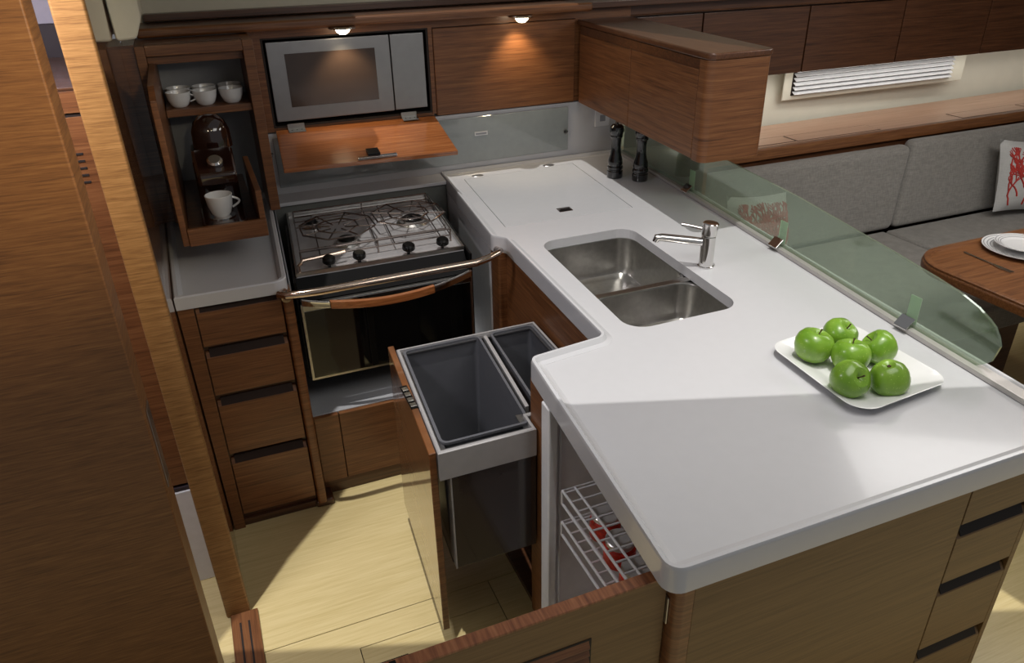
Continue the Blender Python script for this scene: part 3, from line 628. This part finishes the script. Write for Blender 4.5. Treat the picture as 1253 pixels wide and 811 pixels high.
# ledge with two downlights above the cabinets
lg = thing('wooden_ledge', 'long wooden ledge with rounded lip above the back cabinets', 'ledge', (0.9, 3.3, 1.6))
MB().box(-0.155, 6.1, 3.28, 3.49, 1.608, 1.636, 0.004).build('board', 'teak_dark', lg)
MB().box(-0.152, 1.72, 3.245, 3.295, 1.602, 1.637, 0.012, 4).build('front_lip', 'teak_top', lg)
MB().box(-0.12, 6.1, 3.44, 3.495, 1.641, 1.668, 0.004).build('back_batten', 'teak_dark', lg)
for i, (x, nm) in enumerate(((0.600, 'lit downlight under the wooden ledge above the microwave'), (1.375, 'lit downlight under the wooden ledge near the corner cabinet'))):
    d = thing('downlight', nm, 'light', (x, 3.26, 1.59), 'downlights under the ledge')
    MB().lathe([(0.0, 0.010), (0.050, 0.010), (0.056, 0.006), (0.054, 0.002), (0.030, 0.0), (0, 0.0)], (x, 3.262, 1.592), 32).build('housing', 'chrome', d)
    MB().lathe([(0.0, -0.020), (0.014, -0.018), (0.024, -0.010), (0.029, -0.001), (0, -0.001)], (x, 3.250, 1.592), 24).build('lens', 'lamp', d)
    lamp('downlight_beam', 'SPOT', (x, 3.262, 1.56), 4.0, (1, 0.80, 0.52), target=(x + 0.02, 3.36, 1.22), spot_size=math.radians(100), spot_blend=0.7, shadow_soft_size=0.02)

# ============================================================ CORNER OVERHEAD CABINET
oc = thing('overhead_cabinet', 'wooden overhead corner cabinet with rounded end hanging above the pepper mills', 'cabinet', (1.75, 2.8, 1.19))
body = rpoly([(1.612, 2.205), (1.862, 2.205), (1.955, 3.34), (1.705, 3.34)], [0.030, 0.02, 0, 0], 5)
MB().prism(offset(body, 0.006), 1.192, 1.536).build('carcass', 'teak', oc)
MB().prism(rpoly([(1.605, 2.195), (1.872, 2.195), (1.962, 3.342), (1.690, 3.342)], [0.030, 0.03, 0, 0], 5), 1.537, 1.560, 0.006, 3).build('top', 'teak_shaded_top', oc)
MB().prism(rpoly([(1.607, 2.198), (1.870, 2.198), (1.874, 2.262), (1.611, 2.262)], [0.035, 0.035, 0, 0], 6), 1.190, 1.5365, 0.003, 2).build('end_post', 'teak', oc)
fx = lambda y: 1.607 + (y - 2.2) * 0.0765
for ya, yb in ((2.266, 2.785), (2.790, 3.318)):
    MB().prism([(fx(ya), ya), (fx(ya) + 0.012, ya), (fx(yb) + 0.012, yb), (fx(yb), yb)], 1.194, 1.500, 0.0015, 1).build('door', 'teak', oc)
MB().prism([(fx(2.266) + 0.003, 2.266), (fx(2.266) + 0.010, 2.266), (fx(3.318) + 0.010, 3.318), (fx(3.318) + 0.003, 3.318)], 1.5005, 1.534).build('finger_channel', 'teak_dark', oc)

# ============================================================ COFFEE CABINET
cc = thing('coffee_cabinet', 'tall open wooden cabinet with cup shelf above the left worktop', 'cabinet', (0.05, 3.2, 0.953))
MB().box(0.198, 0.236, 3.07, 3.342, 0.953, 1.598, 0.003).build('right_stile', 'teak', cc)
MB().box(-0.205, -0.160, 3.10, 3.342, 0.953, 1.60).build('filler', 'teak_gloss', cc)
MB().box(-0.160, -0.128, 3.07, 3.342, 0.953, 1.598, 0.003).build('left_stile', 'teak', cc)
MB().box(-0.128, 0.198, 3.07, 3.10, 1.562, 1.598, 0.003).build('top_rail', 'teak', cc)
MB().box(-0.128, 0.198, 3.11, 3.13, 1.530, 1.566, 0.002).build('inner_rail', 'teak', cc)
MB().box(-0.128, 0.198, 3.10, 3.342, 1.590, 1.600).build('top_panel', 'teak_dark', cc)
MB().box(-0.128, 0.198, 3.336, 3.344, 0.953, 1.590).build('back_panel', 'grey_liner', cc)
MB().box(-0.104, 0.197, 3.095, 3.335, 1.345, 1.372, 0.002).build('cup_shelf', 'teak', cc)
po = cc
MB().slab([(-0.126, 2.575, 1.032), (-0.126, 2.575, 1.50), (-0.126, 2.635, 1.535), (-0.126, 3.33, 1.535), (-0.126, 3.33, 1.032)], (0.020, 0, 0), 0.003).build('side_board', 'teak', po)
MB().box(-0.105, 0.126, 2.59, 3.33, 1.032, 1.044).build('tray_bottom', 'teak_dark', po)
MB().box(-0.1055, 0.146, 2.57, 2.590, 1.030, 1.088, 0.003).build('tray_front', 'teak', po)
MB().box(0.127, 0.146, 2.591, 3.06, 1.032, 1.185, 0.002).build('tray_side', 'teak', po)
# coffee machine
cm = thing('coffee_machine', 'dark brown glossy capsule coffee machine on the pull-out tray', 'coffee machine', (0.02, 2.9, 1.045))
MB().prism(rpoly([(-0.050, 2.84), (0.090, 2.84), (0.090, 3.14), (-0.050, 3.14)], 0.025, 5), 1.046, 1.235, 0.008, 3).build('body', 'coffee_body', cm)
MB().lathe([(0, 0.075), (0.03, 0.070), (0.055, 0.050), (0.068, 0.015), (0.070, -0.045), (0, -0.045)], (0.032, 3.06, 1.280), 28, None, 1, 1).build('water_tank', 'coffee_body', cm)
MB().slab([(-0.042, 2.74, 1.215), (0.086, 2.74, 1.215), (0.092, 2.93, 1.262), (-0.048, 2.93, 1.262)], (0, 0.006, -0.045), 0.012, 3).build('brew_head', 'coffee_body', cm)
h = MB().lathe([(0, 0.018), (0.020, 0.018), (0.026, 0.012), (0.027, 0), (0, 0)], (0.024, 2.80, 1.238), 28, (0, -0.6, 1)).build('brew_button', 'chrome', cm)
MB().lathe([(0, 0.020), (0.018, 0.0195), (0.019, 0.016), (0, 0.016)], (0.024, 2.80, 1.238), 28, (0, -0.6, 1)).build('button_cap', 'steel_soft', h)
MB().lathe([(0, 0), (0.008, 0), (0.010, 0.03), (0, 0.03)], (0.020, 2.77, 1.165), 12).build('nozzle', 'black', cm)
MB().prism(rpoly([(-0.056, 2.62), (0.092, 2.62), (0.092, 2.84), (-0.056, 2.84)], 0.03, 6), 1.046, 1.078, 0.004, 2).build('drip_tray', 'coffee_body', cm)
MB().lathe([(0, 0.0), (0.045, 0.0), (0.045, 0.003), (0, 0.003)], (0.012, 2.70, 1.0785), 28).build('drip_grid', 'chrome', cm)
# cups
def cup(loc, label, grp, s=1.0, ang=0.0):
    c = thing('cup', label, 'cup', loc, grp); x, y, z = loc
    MB().lathe([(0, 0.0), (0.022 * s, 0), (0.030 * s, 0.010 * s), (0.038 * s, 0.035 * s), (0.042 * s, 0.068 * s), (0.0405 * s, 0.069 * s), (0.036 * s, 0.035 * s), (0.026 * s, 0.010 * s), (0, 0.006 * s)], loc, 28).build('bowl', 'ceramic', c)
    p = [(x + (0.036 + 0.024 * math.sin(math.pi * i / 8)) * s * math.cos(ang), y + (0.036 + 0.024 * math.sin(math.pi * i / 8)) * s * math.sin(ang), z + (0.022 + 0.034 * i / 8) * s) for i in range(9)]
    MB().tube(p, 0.0035 * s, 8).build('handle', 'ceramic', c)
    return c
cup((0.012, 2.70, 1.0817), 'white coffee cup with handle standing on the coffee machine drip tray', 'coffee cups', 1.08, 0.1)
xs = (-0.052, 0.040, 0.134)
names = ('left', 'middle', 'right')
for i, x in enumerate(xs):
    c0 = cup((x, 3.145, 1.3725), 'white cup on the wooden cup shelf, front row, %s' % names[i], 'cups on the cup shelf', 1.0, -0.2 if i == 0 else 1.2)
    c0.scale = (1.06, 1.06, 0.78)
    c1 = copy_tree(c0, None, (0.002, 0.092, 0)); c1['label'] = 'white cup on the wooden cup shelf, back row, %s' % names[i]

# ============================================================ PEPPER MILLS
def mill(loc, label):
    m = thing('pepper_mill', label, 'pepper mill', loc, 'black pepper mills')
    MB().lathe([(0, 0), (0.034, 0), (0.036, 0.004), (0.036, 0.030), (0.033, 0.034), (0.033, 0.037), (0.036, 0.041), (0.036, 0.050), (0.032, 0.056), (0.034, 0.066), (0.032, 0.082), (0.025, 0.105), (0.0215, 0.130), (0.021, 0.155), (0.024, 0.178), (0.028, 0.184), (0.028, 0.190), (0, 0.190)], loc, 32).build('body', 'black_gloss', m)
    MB().lathe([(0, 0.191), (0.026, 0.191), (0.030, 0.200), (0.0335, 0.213), (0.031, 0.228), (0.022, 0.238), (0.010, 0.241), (0, 0.241)], loc, 32).build('head', 'black_gloss', m)
    MB().lathe([(0, 0.241), (0.006, 0.241), (0.008, 0.248), (0.005, 0.254), (0, 0.255)], loc, 14).build('top_nut', 'chrome', m)
mill((1.712, 2.975, 0.9205), 'black lacquered pepper mill, the left one beside the icebox lid')
mill((1.790, 2.885, 0.9205), 'black lacquered pepper mill, the right one nearer the glass screen')

# partition board under the overhead cabinet, behind the glass
pt = tag(MB().prism([(1.905, 2.575), (1.925, 2.575), (1.985, 3.34), (1.965, 3.34)], 0.80, 1.19, 0.003).build('partition_board', 'teak_gloss'), 'dark glossy wooden partition behind the pepper mills, right of the socket', 'panel')

# ============================================================ GLASS SCREEN AND ITS RAIL
def gx(y):  # plan line of the glass
    P = [(0.80, 1.688), (0.956, 1.703), (1.353, 1.738), (1.978, 1.810), (2.564, 1.872), (3.34, 1.945)]
    for (a, b), (c, d) in zip(P, P[1:]):
        if y <= c: return b + (d - b) * (y - a) / (c - a)
    return 1.945
rl = tag(MB().prism([(gx(y) - 0.022, y) for y in (0.86, 1.353, 1.978, 2.564, 3.33)] + [(gx(y) + 0.018, y) for y in (3.33, 2.564, 1.978, 1.353, 0.86)], 0.9208, 0.936, 0.004, 2).build('fiddle_rail', 'rim_grey'), 'grey metal fiddle rail carrying the glass screen along the worktop edge', 'rail')
top = [(3.33, 1.15), (2.8, 1.145), (2.363, 1.134), (1.905, 1.131), (1.428, 1.113), (1.22, 1.100), (1.12, 1.078), (1.07, 1.050), (1.052, 1.015), (1.056, 0.978), (1.075, 0.952), (1.10, 0.9365)]
bot = [(1.353, 0.9365), (1.978, 0.9365), (2.564, 0.9365), (3.33, 0.9365)]
mbg = MB(); t = bmesh.new()
cols = []
ys = [1.052, 1.062, 1.08, 1.10, 1.14, 1.20, 1.28, 1.353, 1.428, 1.7, 1.905, 1.978, 2.2, 2.363, 2.564, 2.8, 3.0, 3.33]
def ztop(y):
    q = sorted(top[:9]); 
    for (a, b), (c, d) in zip(q, q[1:]):
        if a <= y <= c: return b + (d - b) * (y - a) / (c - a)
    return 1.15
def zbot(y):
    q = [(1.052, 1.015), (1.062, 0.968), (1.08, 0.950), (1.10, 0.9365)]
    for (a, b), (c, d) in zip(q, q[1:]):
        if a <= y <= c: return b + (d - b) * (y - a) / (c - a)
    return 0.9365
for y in ys:
    x = gx(y); zt, zb = ztop(y), zbot(y) - (0.0005 if y < 1.055 else 0)
    cols.append([t.verts.new((x - 0.004, y, zb)), t.verts.new((x - 0.004, y, zt)), t.verts.new((x + 0.004, y, zt)), t.verts.new((x + 0.004, y, zb))])
for a, b in zip(cols, cols[1:]):
    for j in range(4): t.faces.new((a[j], a[(j + 1) % 4], b[(j + 1) % 4], b[j]))
t.faces.new(cols[0][::-1]); t.faces.new(cols[-1]); bmesh.ops.recalc_face_normals(t, faces=t.faces[:]); mbg._in(t)
gs = tag(mbg.build('glass_screen', 'glass'), 'low green tinted glass screen with rounded end between worktop and saloon', 'glass screen')
for i, (y, l_) in enumerate(((1.335, 'chrome clip holding the glass screen, the one nearest the apples'), (1.965, 'chrome clip holding the glass screen, the middle of three'), (2.62, 'chrome clip holding the glass screen, under the overhead cabinet'))):
    x = gx(y); c = thing('glass_clip', l_, 'clip', (x, y, 0.936), 'chrome glass clips')
    MB().slab([(x - 0.034, y - 0.022, 0.9375), (x - 0.034, y + 0.022, 0.9375), (x - 0.006, y + 0.022, 0.964), (x - 0.006, y - 0.022, 0.964)], (0.001, 0, -0.004), 0.001, 1).build('front_plate', 'chrome', c)
    MB().box(x + 0.0055, x + 0.0085, y - 0.018, y + 0.018, 0.940, 1.022, 0.001).build('back_tab', 'tab', c)

# ============================================================ PLATE OF APPLES
pl = thing('serving_plate', 'square white plate with rounded corners carrying six green apples', 'plate', (1.433, 1.222, 0.9205))
PO = [(1.276, 1.040), (1.590, 1.064), (1.590, 1.418), (1.296, 1.392)]
t = bmesh.new(); loops = []
for d, z, r in ((0.070, 0.9207, 0.04), (0.055, 0.9225, 0.05), (0.002, 0.9410, 0.055), (0.0, 0.9430, 0.055), (0.003, 0.9440, 0.055), (0.030, 0.9375, 0.05), (0.052, 0.9290, 0.045), (0.070, 0.9262, 0.04)):
    loops.append([t.verts.new((x, y, z)) for x, y in rpoly(offset(PO, d), r, 8)])
k = len(loops[0])
for a, b in zip(loops, loops[1:]):
    for i in range(k): t.faces.new((a[i], a[(i + 1) % k], b[(i + 1) % k], b[i]))
t.faces.new(loops[-1]); t.faces.new(loops[0][::-1]); bmesh.ops.recalc_face_normals(t, faces=t.faces[:])
mb = MB(); mb._in(t); mb.build('dish', 'ceramic', pl)
APR = [(0.0, -0.030), (0.006, -0.0335), (0.014, -0.037), (0.024, -0.034), (0.034, -0.024), (0.041, -0.009), (0.0435, 0.006), (0.041, 0.021), (0.033, 0.033), (0.022, 0.038), (0.012, 0.0365), (0.005, 0.031), (0.0, 0.025)]
A = [((1.362, 1.300), 1.08, (0.10, 0.25, 0.2), 'rearmost left'), ((1.468, 1.322), 1.0, (0.5, -0.25, 0.9), 'rear middle, behind the others'), ((1.512, 1.226), 1.0, (-0.8, 0.3, 1.2), 'right side, its stem towards the middle'),
     ((1.412, 1.222), 1.04, (-0.15, 0.12, 0.1), 'centre, stem pointing up'), ((1.328, 1.140), 1.02, (0.9, -0.3, 0.3), 'front left, tipped sideways'), ((1.424, 1.108), 1.02, (0.15, 2.9, 0.4), 'front right with base up')]
a0 = None
for (x, y), s, (tx, ty, tz), l_ in A:
    z = 0.9262 + 0.0385 * s + 0.003
    if a0 is None:
        a0 = thing('apple', '', 'apple', (x, y, z), 'green apples on the plate')
        mb = MB(); mb.lathe(APR, (x, y, z), 36); f = mb.build('fruit', 'apple', a0, at=(x, y, z))
        for v in f.data.vertices:
            an = math.atan2(v.co.y, v.co.x); v.co.x *= 1 + 0.018 * math.cos(5 * an); v.co.y *= 1 + 0.018 * math.cos(5 * an + 0.4)
        MB().tube([(x, y, z + 0.026), (x + 0.001, y, z + 0.036), (x + 0.004, y, z + 0.046)], [0.0016, 0.0014, 0.002], 6).build('stem', 'stem', a0)
        MB().lathe([(0, -0.032), (0.004, -0.034), (0.005, -0.031), (0, -0.029)], (x, y, z), 8).build('calyx', 'stem', a0)
        ap = a0
    else:
        ap = copy_tree(a0); ap.location = (x, y, z)
    ap.scale = (s * 1.06, s * 1.06, s); ap.rotation_euler = (tx, ty, tz); ap['label'] = 'green apple on the square plate, ' + l_

# ============================================================ SALOON
# shelf behind the settee with flush lids
sh = thing('settee_shelf', 'pale wooden shelf with flush locker lids behind the settee', 'shelf', (3.9, 3.3, 0.86))
MB().prism([(2.02, 3.12), (6.1, 3.16), (6.1, 3.64), (2.02, 3.50)], 0.880, 0.900).build('shelf_board', 'pink_wood', sh)
MB().prism([(2.02, 3.075), (6.1, 3.115), (6.1, 3.158), (2.02, 3.118)], 0.855, 0.915, 0.008, 3).build('front_lip', 'teak_top', sh)
for xa, xb in ((2.35, 2.93), (2.935, 3.52), (4.14, 4.72), (4.725, 5.30)):
    MB().prism([(xa, 3.175), (xb, 3.18), (xb, 3.30), (xa, 3.295)], 0.9002, 0.9008).build('lid_seam', 'seam', sh)
    MB().prism([(xa + 0.006, 3.18), (xb - 0.006, 3.185), (xb - 0.006, 3.293), (xa + 0.006, 3.288)], 0.9009, 0.9024, 0.0005, 1).build('locker_lid', 'pink_wood', sh)
MB().prism([(2.02, 3.10), (6.1, 3.14), (6.1, 3.16), (2.02, 3.12)], 0.0, 0.855).build('backing', 'teak_dark', sh)
# vent
vn = thing('wall_vent', 'white louvred vent in the cream wall under the saloon lockers', 'vent', (3.9, 3.5, 1.03))
vy = 3.525
MB().box(3.10, 4.50, vy + 0.006, vy + 0.016, 1.030, 1.235, 0.006, 3).build('frame', 'hull', vn)
MB().box(3.155, 4.385, vy + 0.003, vy + 0.006, 1.056, 1.23).build('backing', 'seam', vn)
for i in range(7):
    z = 1.062 + i * 0.0245
    MB().slab([(3.16, vy - 0.020, z), (4.38, vy - 0.020, z), (4.38, vy + 0.002, z + 0.014), (3.16, vy + 0.002, z + 0.014)], (0, 0, 0.004), 0.0008, 1).build('slat', 'white_plastic', vn)
# lockers
seams = [1.985, 2.42, 3.088, 3.757, 4.430, 5.10, 5.77]
for i, (xa, xb) in enumerate(zip(seams, seams[1:])):
    u = thing('saloon_locker', ['dark wooden saloon locker directly behind the overhead cabinet', 'dark wooden saloon locker right of the overhead cabinet', 'dark wooden saloon locker above the left half of the wall vent', 'dark wooden saloon locker above the right half of the wall vent', 'dark wooden saloon locker at the top right corner of the picture', 'dark wooden saloon locker furthest right, beyond the wall vent'][i], 'locker', ((xa + xb) / 2, 3.45, 1.21), 'lockers along the saloon wall')
    MB().box(xa + 0.001, xb - 0.001, 3.425, 3.51, 1.215, 1.60).build('body', 'teak_dark', u)
    MB().box(xa + 0.004, xb - 0.004, 3.40, 3.424, 1.210, 1.543, 0.003).build('door', 'teak_dark', u)
tag(MB().box(1.98, 6.1, 3.375, 3.428, 1.552, 1.608, 0.010, 3).build('locker_cornice', 'teak_dark'), 'dark wooden cornice running along the top of the saloon lockers', 'trim')

def pillowy(x0, x1, y0, y1, z0, z1, name, mat, bev, parent=None, slope=None):
    mb = MB()
    if slope: mb.slab([(x0, y0, z0), (x1, y0, z0), (x1 + slope[1], y0 + slope[0], z1), (x0 + slope[1], y0 + slope[0], z1)], (0, y1 - y0, 0), bev, 5)
    else: mb.box(x0, x1, y0, y1, z0, z1, bev, 5)
    return mb.build(name, mat, parent)
se = thing('settee', 'dark wooden corner settee frame under the grey cushions', 'settee', (3.5, 2.6, 0))
MB().box(2.02, 3.36, 2.02, 3.05, 0.0, 0.285).build('base_box', 'teak_dark', se)
MB().box(3.365, 5.8, 2.40, 3.05, 0.0, 0.285).build('base_box', 'teak_dark', se)
cu = tag(pillowy(2.03, 3.385, 1.98, 2.90, 0.286, 0.42, 'seat_cushion', 'fabric', 0.022), 'grey woven seat cushion at the corner of the settee behind the glass screen', 'cushion', 'settee seat cushions')
cu = tag(pillowy(3.395, 5.8, 2.36, 2.90, 0.286, 0.42, 'seat_cushion', 'fabric', 0.022), 'long grey woven seat cushion behind the table', 'cushion', 'settee seat cushions')
tag(pillowy(2.10, 3.435, 2.885, 2.975, 0.421, 0.85, 'back_cushion', 'fabric', 0.035, None, (0.09, 0.125)), 'grey woven back cushion on the left, beside the overhead cabinet', 'cushion', 'settee back cushions')
tag(pillowy(3.445, 5.8, 2.885, 2.975, 0.421, 0.87, 'back_cushion', 'fabric', 0.035, None, (0.09, 0.125)), 'grey woven back cushion on the right, behind the coral pillow', 'cushion', 'settee back cushions')
def throw_pillow(c, w_, h_, rot, label):
    N = 14; t = bmesh.new(); R = Euler(rot).to_matrix(); c = Vector(c)
    def P(u, v, sgn):
        e = (1 - abs(u) ** 2.4) * (1 - abs(v) ** 2.4); pin = 1 - 0.08 * (1 - abs(u * v))
        return c + R @ Vector((u * w_ / 2 * (1 - 0.07 * (1 - v * v)), sgn * 0.075 * max(e, 0) ** 0.55, v * h_ / 2 * (1 - 0.07 * (1 - u * u))))
    for sgn in (-1, 1):
        g_ = [[t.verts.new(P(-1 + 2 * i / N, -1 + 2 * j / N, sgn)) for i in range(N + 1)] for j in range(N + 1)]
        for j in range(N):
            for i in range(N): t.faces.new((g_[j][i], g_[j][i + 1], g_[j + 1][i + 1], g_[j + 1][i]))
    bmesh.ops.remove_doubles(t, verts=t.verts[:], dist=0.0005); bmesh.ops.recalc_face_normals(t, faces=t.faces[:])
    th = thing('throw_pillow', label, 'pillow', tuple(c + Vector((0, 0, -h_ / 2))), 'coral pillows on the settee')
    mb = MB(); mb._in(t); mb.build('cover', 'cushion', th)
    rnd = random.Random(7); mb = MB()
    def branch(u, v, a, ln, d):
        pts = []
        for i in range(5):
            uu = u + math.cos(a) * ln * i / 4; vv = v + math.sin(a) * ln * i / 4
            if abs(uu) > 0.86 or abs(vv) > 0.86: break
            pts.append(P(uu, vv, -1) + R @ Vector((0, -0.0015, 0))); u2, v2 = uu, vv; a += rnd.uniform(-0.12, 0.12)
        if len(pts) > 1:
            mb.tube(pts, [0.0046 - 0.0007 * d] * len(pts), 5)
            if d < 3:
                for k_ in range(3): branch(u2, v2, a + (k_ - 1) * rnd.uniform(0.35, 0.6), ln * 0.8, d + 1)
    for k_ in range(12): branch(-0.72 + 0.13 * k_, -0.84 + 0.25 * (k_ % 3), math.pi / 2 + 0.45 - 0.08 * k_, 0.40, 0)
    mb.build('coral_print', 'coral', th)
throw_pillow((4.30, 2.80, 0.635), 0.46, 0.40, (-0.30, 0.10, -0.12), 'pale pillow with red coral print leaning at the right end of the settee')
throw_pillow((2.42, 2.79, 0.605), 0.42, 0.36, (-0.30, 0.12, 0.15), 'pale pillow with red coral print seen through the glass screen')
# table
tb = thing('saloon_table', 'wooden saloon table with rounded corner and raised edge', 'table', (3.3, 1.5, 0))
TO = rpoly([(2.585, 0.95), (3.95, 0.95), (3.95, 2.085), (2.560, 2.085)], [0.18, 0.18, 0.18, 0.19], 10)
MB().prism(TO, 0.682, 0.720, 0.010, 3).build('tabletop', 'teak_top', tb)
ring_rim(MB(), TO, [(0.006, 0.7195), (0.006, 0.727), (0.012, 0.730), (0.028, 0.730), (0.034, 0.7202)]).build('raised_edge', 'teak_top', tb)
MB().prism(rpoly([(3.1, 1.35), (3.4, 1.35), (3.4, 1.65), (3.1, 1.65)], 0.05, 5), 0.0, 0.681, 0.0).build('pedestal', 'teak_dark', tb)
def tplate(c, r, name, label):
    t_ = thing(name, label, 'plate', c, 'table plates')
    prof = [(0, 0.0), (r * 0.55, 0), (r * 0.62, 0.004), (r, 0.016), (r, 0.0185), (r * 0.97, 0.018), (r * 0.66, 0.0075), (r * 0.6, 0.006), (0, 0.006)]
    MB().lathe(prof, c, 56).build('dish', 'ceramic', t_)
    for f0 in (0.93, 0.84, 0.76): 
        z0 = 0.0075 + (0.018 - 0.0075) * (f0 - 0.66) / 0.31 + 0.0004
        MB().lathe([(r * f0, z0), (r * (f0 + 0.025), z0 + 0.0009)], c, 56).build('rim_line', 'plate_band', t_)
tplate((3.045, 1.915, 0.7205), 0.150, 'dinner_plate', 'large white dinner plate with grey rim lines on the saloon table')
tplate((3.045, 1.915, 0.7385), 0.108, 'side_plate', 'smaller white plate stacked on the dinner plate')
fk = thing('fork', 'silver fork lying beside the plates on the saloon table', 'fork', (2.80, 1.88, 0.7205))
MB().slab([(2.815, 2.00, 0.7215), (2.825, 2.00, 0.7215), (2.812, 1.86, 0.7235), (2.806, 1.86, 0.7235)], (0, 0, 0.0025), 0.0008, 1).build('handle', 'steel', fk)
MB().slab([(2.806, 1.86, 0.7235), (2.812, 1.86, 0.7235), (2.820, 1.825, 0.7225), (2.796, 1.825, 0.7225)], (0, 0, 0.002)).build('neck', 'chrome', fk)
for i in range(4): MB().box(2.7965 + i * 0.0063, 2.7995 + i * 0.0063, 1.775, 1.826, 0.7225, 0.7245).build('tine', 'steel', fk)

# white liner corner at the top left
tag(MB().slab([(-0.195, 2.86, 1.640), (-0.135, 2.90, 1.640), (-0.110, 2.93, 1.70), (-0.110, 3.10, 2.19), (-0.195, 3.10, 2.19), (-0.195, 2.86, 1.75)], (0, 0.30, 0), 0.012, 3).build('ceiling_liner', 'headliner'), 'cream ceiling liner corner above the coffee cabinet', 'liner')
